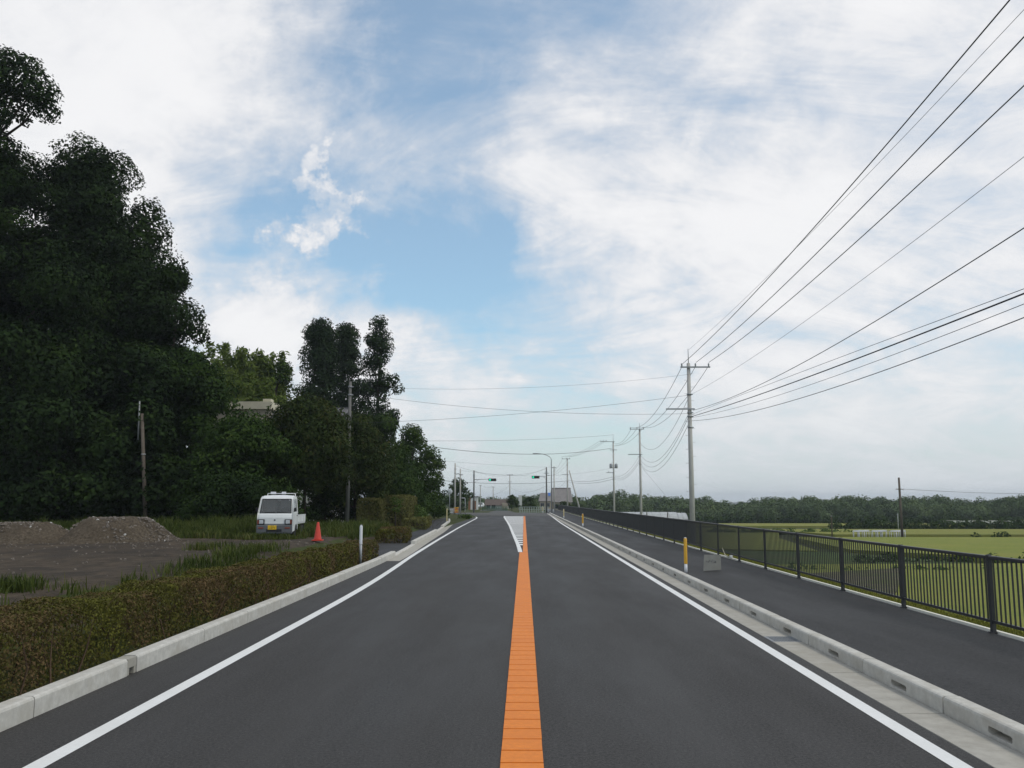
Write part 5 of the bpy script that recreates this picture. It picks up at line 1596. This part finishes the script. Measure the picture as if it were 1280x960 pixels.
    m_ = MB(); m_.box((0, 1.265, .80), (1.36, .03, .30)); m_.build('front_board', 'truck_white', root)
    # guard frame behind the cab
    m_ = MB()
    for s in (-1, 1): m_.tube([(s * .58, 1.29, .92), (s * .56, 1.29, 1.83)], .018, 6)
    m_.tube([(-.56, 1.29, 1.83), (.56, 1.29, 1.83)], .018, 6); m_.tube([(-.57, 1.29, 1.45), (.57, 1.29, 1.45)], .015, 6)
    gf = m_.build('guard_frame', 'truck_white', root)
    for (xa, w_) in ((-.33, .22), (.1, .18)):
        m_ = MB(); m_.box((xa, 1.25, 1.85), (w_, .03, .10), bev=.01); m_.build('work_lamp', 'delineator_white', gf)
    # wheels and chassis
    m_ = MB(); m_.box((-.35, 1.9, .42), (.07, 2.4, .12)); m_.box((.35, 1.9, .42), (.07, 2.4, .12)); m_.box((0, 1.0, .36), (1.1, .9, .08)); m_.build('chassis', 'black_plastic', root)
    for (x_, y_) in ((-.60, .86), (.60, .86), (-.60, 2.62), (.60, 2.62)):
        m_ = MB(); m_.lathe([(.15, -.065), (.24, -.07), (.262, -.05), (.27, 0), (.262, .05), (.24, .07), (.15, .065)], c=(x_, y_, .27), seg=22, axis='X')
        wh = m_.build('wheel', 'rubber', root)
        s = 1 if x_ > 0 else -1
        m_ = MB(); m_.lathe([(.17, 0), (.165, s * .05), (.12, s * .035), (.06, s * .055), (.001, s * .06)], c=(x_, y_, .27), seg=18, axis='X'); m_.build('rim', 'rim_steel', wh)
        if y_ > 2:
            m_ = MB(); m_.box((x_, y_ + .38, .40), (.16, .02, .30)); m_.build('mud_flap', 'rubber', root)
    return root


truck()


# ------------------------------------------------------------------ buildings
def window(root, x, y, z, w, h, d=.06, face=-1, nm='window'):
    m = MB(); m.box((x, y, z), (w, .05, h)); wd = m.build(nm, 'window_dark', root)
    f = MB()
    for sx in (-1, 1): f.box((x + sx * (w / 2 + .02), y + face * .02, z), (.05, .07, h + .1))
    for sz in (-1, 1): f.box((x, y + face * .02, z + sz * (h / 2 + .025)), (w, .07, .05))
    f.box((x, y + face * .02, z), (.04, .06, h)); f.build('frame', 'steel_galv', wd)


def house_hidden():
    # beige two-storey house behind the trees; only its parapet and tiled roof edge show
    Y = 73
    a = at(304, 502, Y); b = at(337, 502, Y); zb = gz(a.x, Y); zt = a.z - zb
    cx = (a.x + b.x) / 2; w = 6.5
    root = thing('house', 'beige house mostly hidden by trees, flat parapet above them', 'house', (b.x - w / 2, Y + 3, zb))
    m = MB(); m.box((0, 0, zt / 2 - .3), (w, 6, zt - .6)); m.build('wall', 'wall_beige', root)
    m = MB(); m.box((0, 0, zt - .32), (w + .4, 6.4, .62)); rf = m.build('parapet', 'wall_cream', root)
    m = MB(); m.box((w / 2 - .28, -2.4, zt + .12), (.65, .8, .26)); m.build('vent_box', 'wall_cream', rf)
    for k in (-2, 0, 2): window(root, k, -3.03, zt - 2.2, 1.3, 1.2)
    window(root, -2, -3.03, 1.6, 1.6, 1.8); window(root, 1.6, -3.03, 1.6, 1.6, 1.8)
    # lower tiled wing to the right
    c = at(355, 507, Y); ww = 5.5
    r2 = thing('house', 'grey tile roofed house wing glimpsed through the trees', 'house', (b.x + ww / 2 + .3, Y + 2.5, zb))
    h2 = c.z - zb - 1.2
    m = MB(); m.box((0, 0, h2 / 2), (ww, 5, h2)); m.build('wall', 'wall_white', r2)
    m = MB(); m.prism([(-2.9, h2 - .1), (2.9, h2 - .1), (0.15, h2 + 1.15), (-.15, h2 + 1.15)], -ww / 2 - .4, ww / 2 + .4, 'X'); rf = m.build('roof', 'roof_tile', r2)
    m = MB(); m.box((0, 0, h2 + 1.2), (ww + .7, .3, .16)); m.build('ridge', 'roof_tile', rf)
    for k in range(16):
        m = MB(); x_ = -ww / 2 - .3 + k * (ww + .6) / 15
        m.tube([(x_, -2.95, h2 - .05), (x_, -.15, h2 + 1.2)], .06, 6); m.build('tile_row', 'roof_tile', rf)
    for k in (-1.5, 1.5): window(r2, k, -2.53, h2 - 1.3, 1.4, 1.2)


house_hidden()


def grey_house():
    Y = 222
    l = at(689, 610, Y); r = at(714.5, 610, Y); e = at(700, 627, Y); zb = gz(l.x, Y); zb = min(zb, -1.5)
    w = r.x - l.x; H = l.z - zb; he = e.z - zb
    root = thing('house', 'house with a big grey brown roof right of the junction', 'house', ((l.x + r.x) / 2, Y + 3, zb))
    m = MB(); m.box((0, 0, he / 2), (w * .95, 6, he)); m.build('wall', 'wall_beige', root)
    m = MB(); m.add([(-w / 2 - .2, -3.6, he - .15), (w / 2 + .25, -3.6, he - .15), (w / 2 - .1, 0, H), (-w / 2 + .05, 0, H), (-w / 2 - .2, 3.6, he - .15), (w / 2 + .25, 3.6, he - .15)],
                    [(0, 1, 2, 3), (3, 2, 5, 4), (0, 3, 4), (1, 5, 2), (0, 4, 5, 1)]); rf = m.build('roof', 'roof_grey', root)
    m = MB(); m.box((0, 0, H + .03), (w - .1, .3, .14)); m.build('ridge', 'roof_grey', rf)
    for k in (-1.4, .2, 1.6): window(root, k, -3.03, he - 1.2, 1.0, 1.0)
    # left wing
    l2 = at(674.5, 616, Y); w2 = l.x - l2.x; H2 = l2.z - zb; he2 = at(680, 626, Y).z - zb
    r2 = thing('house', 'lower wing with a blue sheet on its grey roof, left of the big roof', 'house', ((l.x + l2.x) / 2, Y + 1, zb))
    m = MB(); m.box((0, 0, he2 / 2), (w2 * .95, 4, he2)); m.build('wall', 'wall_beige', r2)
    m = MB(); m.add([(-w2 / 2 - .3, -2.4, he2 - .1), (w2 / 2 - .05, -2.4, he2 - .1), (w2 / 2 - .05, 0, H2), (-w2 / 2 + .25, 0, H2), (-w2 / 2 - .3, 2.4, he2 - .1), (w2 / 2 - .05, 2.4, he2 - .1)],
                    [(0, 1, 2, 3), (3, 2, 5, 4), (0, 3, 4), (1, 5, 2), (0, 4, 5, 1)]); rf = m.build('roof', 'roof_grey', r2)
    m = MB(); m.add([(w2 / 2 - .75, -1.0, he2 + (H2 - he2) * .62), (w2 / 2 - .2, -1.0, he2 + (H2 - he2) * .62), (w2 / 2 - .2, -.05, H2 + .03), (w2 / 2 - .75, -.05, H2 + .03)], [(0, 1, 2, 3)]); m.build('blue_sheet', 'sheet_blue', rf)
    for k in (-.8, .6): window(r2, k, -2.03, he2 - 1.0, .8, .8)


grey_house()


def far_house():
    Y = 232
    l = at(607, 628, Y); r = at(635, 628, Y); zb = 0.0
    w = r.x - l.x
    root = thing('house', 'low house with dark roof and pale gable beyond the junction', 'house', ((l.x + r.x) / 2, Y + 3, zb))
    he = at(620, 631, Y).z; H = at(620, 624, Y).z
    m = MB(); m.box((0, 0, he / 2 - .2), (w, 5, he + .4)); m.build('wall', 'wall_white', root)
    m = MB(); m.prism([(-3.0, he - .1), (3.0, he - .1), (0, H)], -w / 2 - .3, w / 2 + .3, 'X'); m.build('roof', 'roof_brown', root)
    m = MB(); m.box((w / 2 - .8, -2.7, he / 2 + .2), (1.5, .5, he + .6)); m.build('porch', 'wall_beige', root)
    for k in (-2.2, -.8): window(root, k, -2.53, he * .55, .9, .8)
    Y = 190
    l = at(585.5, 622, Y); r = at(597, 622, Y); w = r.x - l.x; H = l.z
    root = thing('roadside_shed', 'small white and brown roadside building behind the left signal', 'shed', ((l.x + r.x) / 2, Y + 1.5, gz(l.x, Y)))
    m = MB(); m.box((w * .12, 0, H / 2), (w * .76, 3, H)); m.build('wall', 'wall_white', root)
    m = MB(); m.box((-w * .38, -.02, H / 2 - .05), (w * .24, 3, H - .1)); m.build('brown_panel', 'wall_brown', root)
    m = MB(); m.box((0, 0, H + .06), (w + .3, 3.3, .14)); m.build('roof', 'roof_grey', root)
    m = MB(); m.box((w * .15, -1.53, .95), (.7, .05, 1.8)); m.build('door', 'wall_brown', root)
    # white pillar between the two bushes
    Y = 193; l = at(650.2, 619, Y)
    root = thing('sign_pillar', 'pale standing sign pillar between the two far bushes', 'sign', (l.x, Y, 0))
    m = MB(); m.box((0, 0, l.z - 1.1), (.75, .3, 2.2), bev=.05); m.build('panel', 'wall_white', root)
    m = MB(); m.box((-.25, 0, (l.z - 2.0) / 2), (.1, .1, l.z - 2.0)); m.box((.25, 0, (l.z - 2.0) / 2), (.1, .1, l.z - 2.0)); m.build('leg', 'steel_galv', root)


far_house()


def greenhouse(label, px0, px1, py_top, Y, depth, H=2.6, arch_at_right=True):
    l = at(px0, py_top, Y); r = at(px1, py_top, Y); zb = gz(l.x, Y); H = l.z - zb
    w = r.x - l.x
    root = thing('greenhouse', label, 'greenhouse', ((l.x + r.x) / 2, Y + depth / 2, zb), 0, 'greenhouses')
    prof = [(-depth / 2, 0), (depth / 2, 0)] + [(depth / 2 * math.cos(a), H * .45 + H * .55 * math.sin(a)) for a in np.linspace(0, math.pi, 11)]
    m = MB(); m.prism(prof, -w / 2, w / 2, 'X'); m.build('vinyl_cover', 'vinyl', root)
    n = max(4, int(w / 1.8))
    for i in range(n + 1):
        x_ = -w / 2 + w * i / n
        m = MB(); m.tube([(x_, p_[0] * 1.006, p_[1] * 1.006) for p_ in prof[2:]] + [(x_, -depth / 2 - .01, 0)], .035, 5); m.build('hoop', 'steel_galv', root)
    m = MB(); m.box((0, 0, H + .02), (w, .3, .05)); m.build('ridge_strip', 'delineator_white', root)


greenhouse('grey vinyl greenhouse row seen over the railing', 774, 848, 640.5, 200, 7)
greenhouse('shorter greenhouse end right of the grey greenhouse row', 838, 860, 641.5, 206, 8)
# long pale wall / low roof at the right
Y = 236; l = at(1179, 651, Y); r = at(1330, 651, Y); zb = gz(l.x, Y)
root = thing('long_wall', 'long low pale wall at the foot of the wood on the right', 'wall', ((l.x + r.x) / 2, Y, zb))
n = 14; w = (r.x - l.x) / n
m = MB(); m.box((0, 0, (l.z - zb) / 2), (w - .06, .3, l.z - zb)); me = m.mesh('wall_panel', 'wall_white')
for i in range(n): link('wall_panel', me, root, (l.x - (l.x + r.x) / 2 + w * (i + .5), 0, 0))
m = MB(); m.box((0, 0, l.z - zb + .05), (r.x - l.x, .4, .1)); m.build('coping', 'concrete_pole', root)


def racks():
    Y = 128
    l = at(1066, 664, Y); r = at(1135, 664, Y)
    n = 9; w = (r.x - l.x) / n
    for i in range(n):
        x_ = l.x + w * (i + .5); y_ = Y + (i % 3) * .5; zb = gz(x_, y_) + .3
        ords = ['first', 'second', 'third', 'fourth', 'fifth', 'sixth', 'seventh', 'eighth', 'ninth']
        root = thing('white_rack', 'white pipe rack in the field, %s from the left of the row' % ords[i], 'rack', (x_, y_, zb), .1 * ((i * 7) % 5 - 2), 'white racks in the field')
        m = MB(); m.box((0, 0, .80), (w * .96, .8, .07)); m.box((0, -.3, .93), (w * .9, .05, .12)); m.build('top_frame', 'delineator_white', root)
        for sx in (-1, 1):
            m = MB(); m.tube([(sx * w * .36, -.35, -.25), (sx * w * .40, -.3, .8)], .04, 5); m.build('leg', 'delineator_white', root)
            m = MB(); m.tube([(sx * w * .36, .35, -.25), (sx * w * .40, .3, .8)], .04, 5); m.build('leg', 'delineator_white', root)


racks()


# ------------------------------------------------------------------ things at the junction
def bar_fence(label, px0, px1, Y0, Y1, z, h, m_, n, name='guard_fence', panel=False):
    a = at(px0, 636, Y0); b = at(px1, 636, Y1)
    d = Vector((b.x - a.x, b.y - a.y, 0)); L_ = d.length
    root = thing(name, label, 'fence', (a.x, a.y, z), math.atan2(d.y, d.x))
    pm_ = MB(); pm_.box((0, 0, h / 2), (.09, .09, h)); pme = pm_.mesh('post', m_)
    for i in range(n + 1): link('post', pme, root, (L_ * i / n, 0, 0))
    for zz in (h * .95, h * .5, h * .12):
        r_ = MB(); r_.box((L_ / 2, -.02, zz), (L_, .05, .07)); r_.build('rail', m_, root)
    if panel:
        k = int(L_ / .16)
        q_ = MB()
        for i in range(k): q_.box((L_ * (i + .5) / k, 0, h * .53), (.03, .03, h * .8))
        q_.build('mesh_bars', m_, root)['kind'] = 'stuff'


bar_fence('pale guard fence across the end of the road, right of the hatched median', 650, 685, 151, 152, 0.0, 1.0, 'fence_pale', 12)
bar_fence('greenish net fence left of the round bush', 603, 634, 180, 178, 0.0, .85, 'net_green', 14, panel=True)
# steel guard rail end
a = at(683, 639, 146); 
root = thing('guard_rail', 'short grey guard rail curving at the right of the junction', 'guard rail', (a.x, 141, 0))
prof = [(0, .42), (.04, .46), (0, .52), (.04, .58), (0, .64)]
pts = [(0.15 + .9 * (1 - math.cos(t * 1.4)), 4.5 - 4.0 * t, 0) for t in np.linspace(0, 1, 9)]
m = MB(); vs = []
for (x_, y_, _) in pts:
    for (o_, z_) in prof: vs.append((x_ - o_, y_, z_))
fs = []
for i in range(8):
    for j in range(4): fs.append((i * 5 + j, i * 5 + j + 1, (i + 1) * 5 + j + 1, (i + 1) * 5 + j))
m.add(vs, fs); m.build('beam', 'steel_galv', root)
for i in (0, 3, 6, 8):
    m = MB(); m.tube([(pts[i][0] + .06, pts[i][1], -.1), (pts[i][0] + .06, pts[i][1], .68)], .06, 8); m.build('post', 'insulator', root)


def barrier(label, px, py, Y, w, h, m1, m2):
    a = at(px, py, Y); zb = .165 if a.x > -12 else gz(a.x, Y)
    root = thing('work_barrier', label, 'barrier', (a.x, Y, zb), 0, 'barriers at the end of the wood')
    for s in (-1, 1):
        m = MB(); m.tube([(s * w * .42, -.25, 0), (s * w * .38, 0, h)], .025, 6); m.tube([(s * w * .42, .25, 0), (s * w * .38, 0, h)], .025, 6); m.build('leg', 'steel_galv', root)
    n = 4
    for k in range(n):
        m = MB(); m.box((0, -.06 * (1 - k / n) - .02, h * (.30 + .19 * k)), (w, .035, h * .15), bev=.008); m.build('plank', m1 if k % 2 == 0 else m2, root)


barrier('bright orange and yellow work barrier by the twin poles', 570.5, 634, 122, .62, 1.0, 'barrier_orange', 'delineator_yellow')
barrier('white and grey barrier left of the orange one', 564.5, 634, 124, .62, .85, 'delineator_white', 'concrete_pole')
# traffic mirror
a = at(562, 614.5, 121)
root = thing('traffic_mirror', 'round traffic mirror among the leaves at the end of the wood', 'mirror', (a.x, 121, gz(a.x, 121)))
hz_ = a.z - gz(a.x, 121)
m = MB(); m.tube([(0, .1, 0), (0, .1, hz_ + .4)], .045, 8); m.build('post', 'steel_galv', root)
m = MB(); m.lathe([(.001, -.02), (.2, -.015), (.36, .03), (.38, .05), (.001, .07)], c=(0, 0, hz_), seg=20, axis='Y'); m.build('mirror', 'lamp_glass', root)
# inverted L post
a = at(581.5, 622.5, 150); zb = gz(a.x, 150)
root = thing('hooked_post', 'thin white hooked post right of the twin poles', 'post', (a.x, 150, zb))
m = MB(); hh = a.z - zb; m.tube([(0, 0, 0), (0, 0, hh - .1), (-.05, 0, hh), (-.45, 0, hh + .02)], .05, 8); m.build('shaft', 'delineator_white', root)
m = MB(); m.box((-.5, 0, hh), (.24, .16, .1), bev=.02); m.build('lamp_head', 'delineator_white', root)


def far_car():
    Y = 250; a = at(600, 635, Y)
    root = thing('white_car', 'white car far away on the road beyond the junction', 'car', (a.x, Y, 0.0), R(-4))
    prof = [(0, .25), (-.02, .62), (.75, .86), (1.35, 1.36), (2.8, 1.42), (3.6, .98), (4.0, .88), (4.02, .28)]
    m = MB()
    n = len(prof)
    for s, k in ((-1, 0), (1, 1)): pass
    vs = []
    for s in (-1, 1):
        for (y_, z_) in prof: vs.append((s * (.78 if z_ < 1.0 else .62), y_, z_))
    fs = [tuple(range(n)), tuple(reversed(range(n, 2 * n)))] + [(i, (i + 1) % n, n + (i + 1) % n, n + i) for i in range(n)]
    m.add(vs, fs); m.build('body', 'truck_white', root)
    m = MB(); m.quad((-.66, .78, .90), (.66, .78, .90), (.58, 1.30, 1.33), (-.58, 1.30, 1.33)); w_ = m.build('windscreen', 'window_dark', root); w_.location = (0, -.015, .012)
    for s in (-1, 1):
        m = MB(); m.box((s * .58, .02, .64), (.28, .06, .14), bev=.02); m.build('headlight', 'lamp_glass', root)
        for y_ in (.75, 3.2):
            m = MB(); m.lathe([(.12, -.09), (.29, -.09), (.30, 0), (.29, .09), (.12, .09)], c=(s * .70, y_, .30), seg=16, axis='X'); m.build('wheel', 'rubber', root)


far_car()


# ------------------------------------------------------------------ haze
def haze():
    m = bpy.data.materials.new('haze'); m.use_nodes = True
    N = m.node_tree.nodes; L = m.node_tree.links
    N.clear(); out = N.new('ShaderNodeOutputMaterial'); v = N.new('ShaderNodeVolumePrincipled')
    v.inputs['Color'].default_value = (0.86, 0.92, 1.0, 1); v.inputs['Density'].default_value = HAZE; v.inputs['Anisotropy'].default_value = 0.2
    L.new(v.outputs[0], out.inputs['Volume'])
    MATS['haze'] = m
    b = MB(); b.box((0, 2150, 14), (8400, 4900, 42)); o = b.build('haze', 'haze')
    tag(o, 'thin pale haze over the fields and road', 'haze', None, 'stuff')


HAZE = 0.00023
if HAZE > 0: haze()
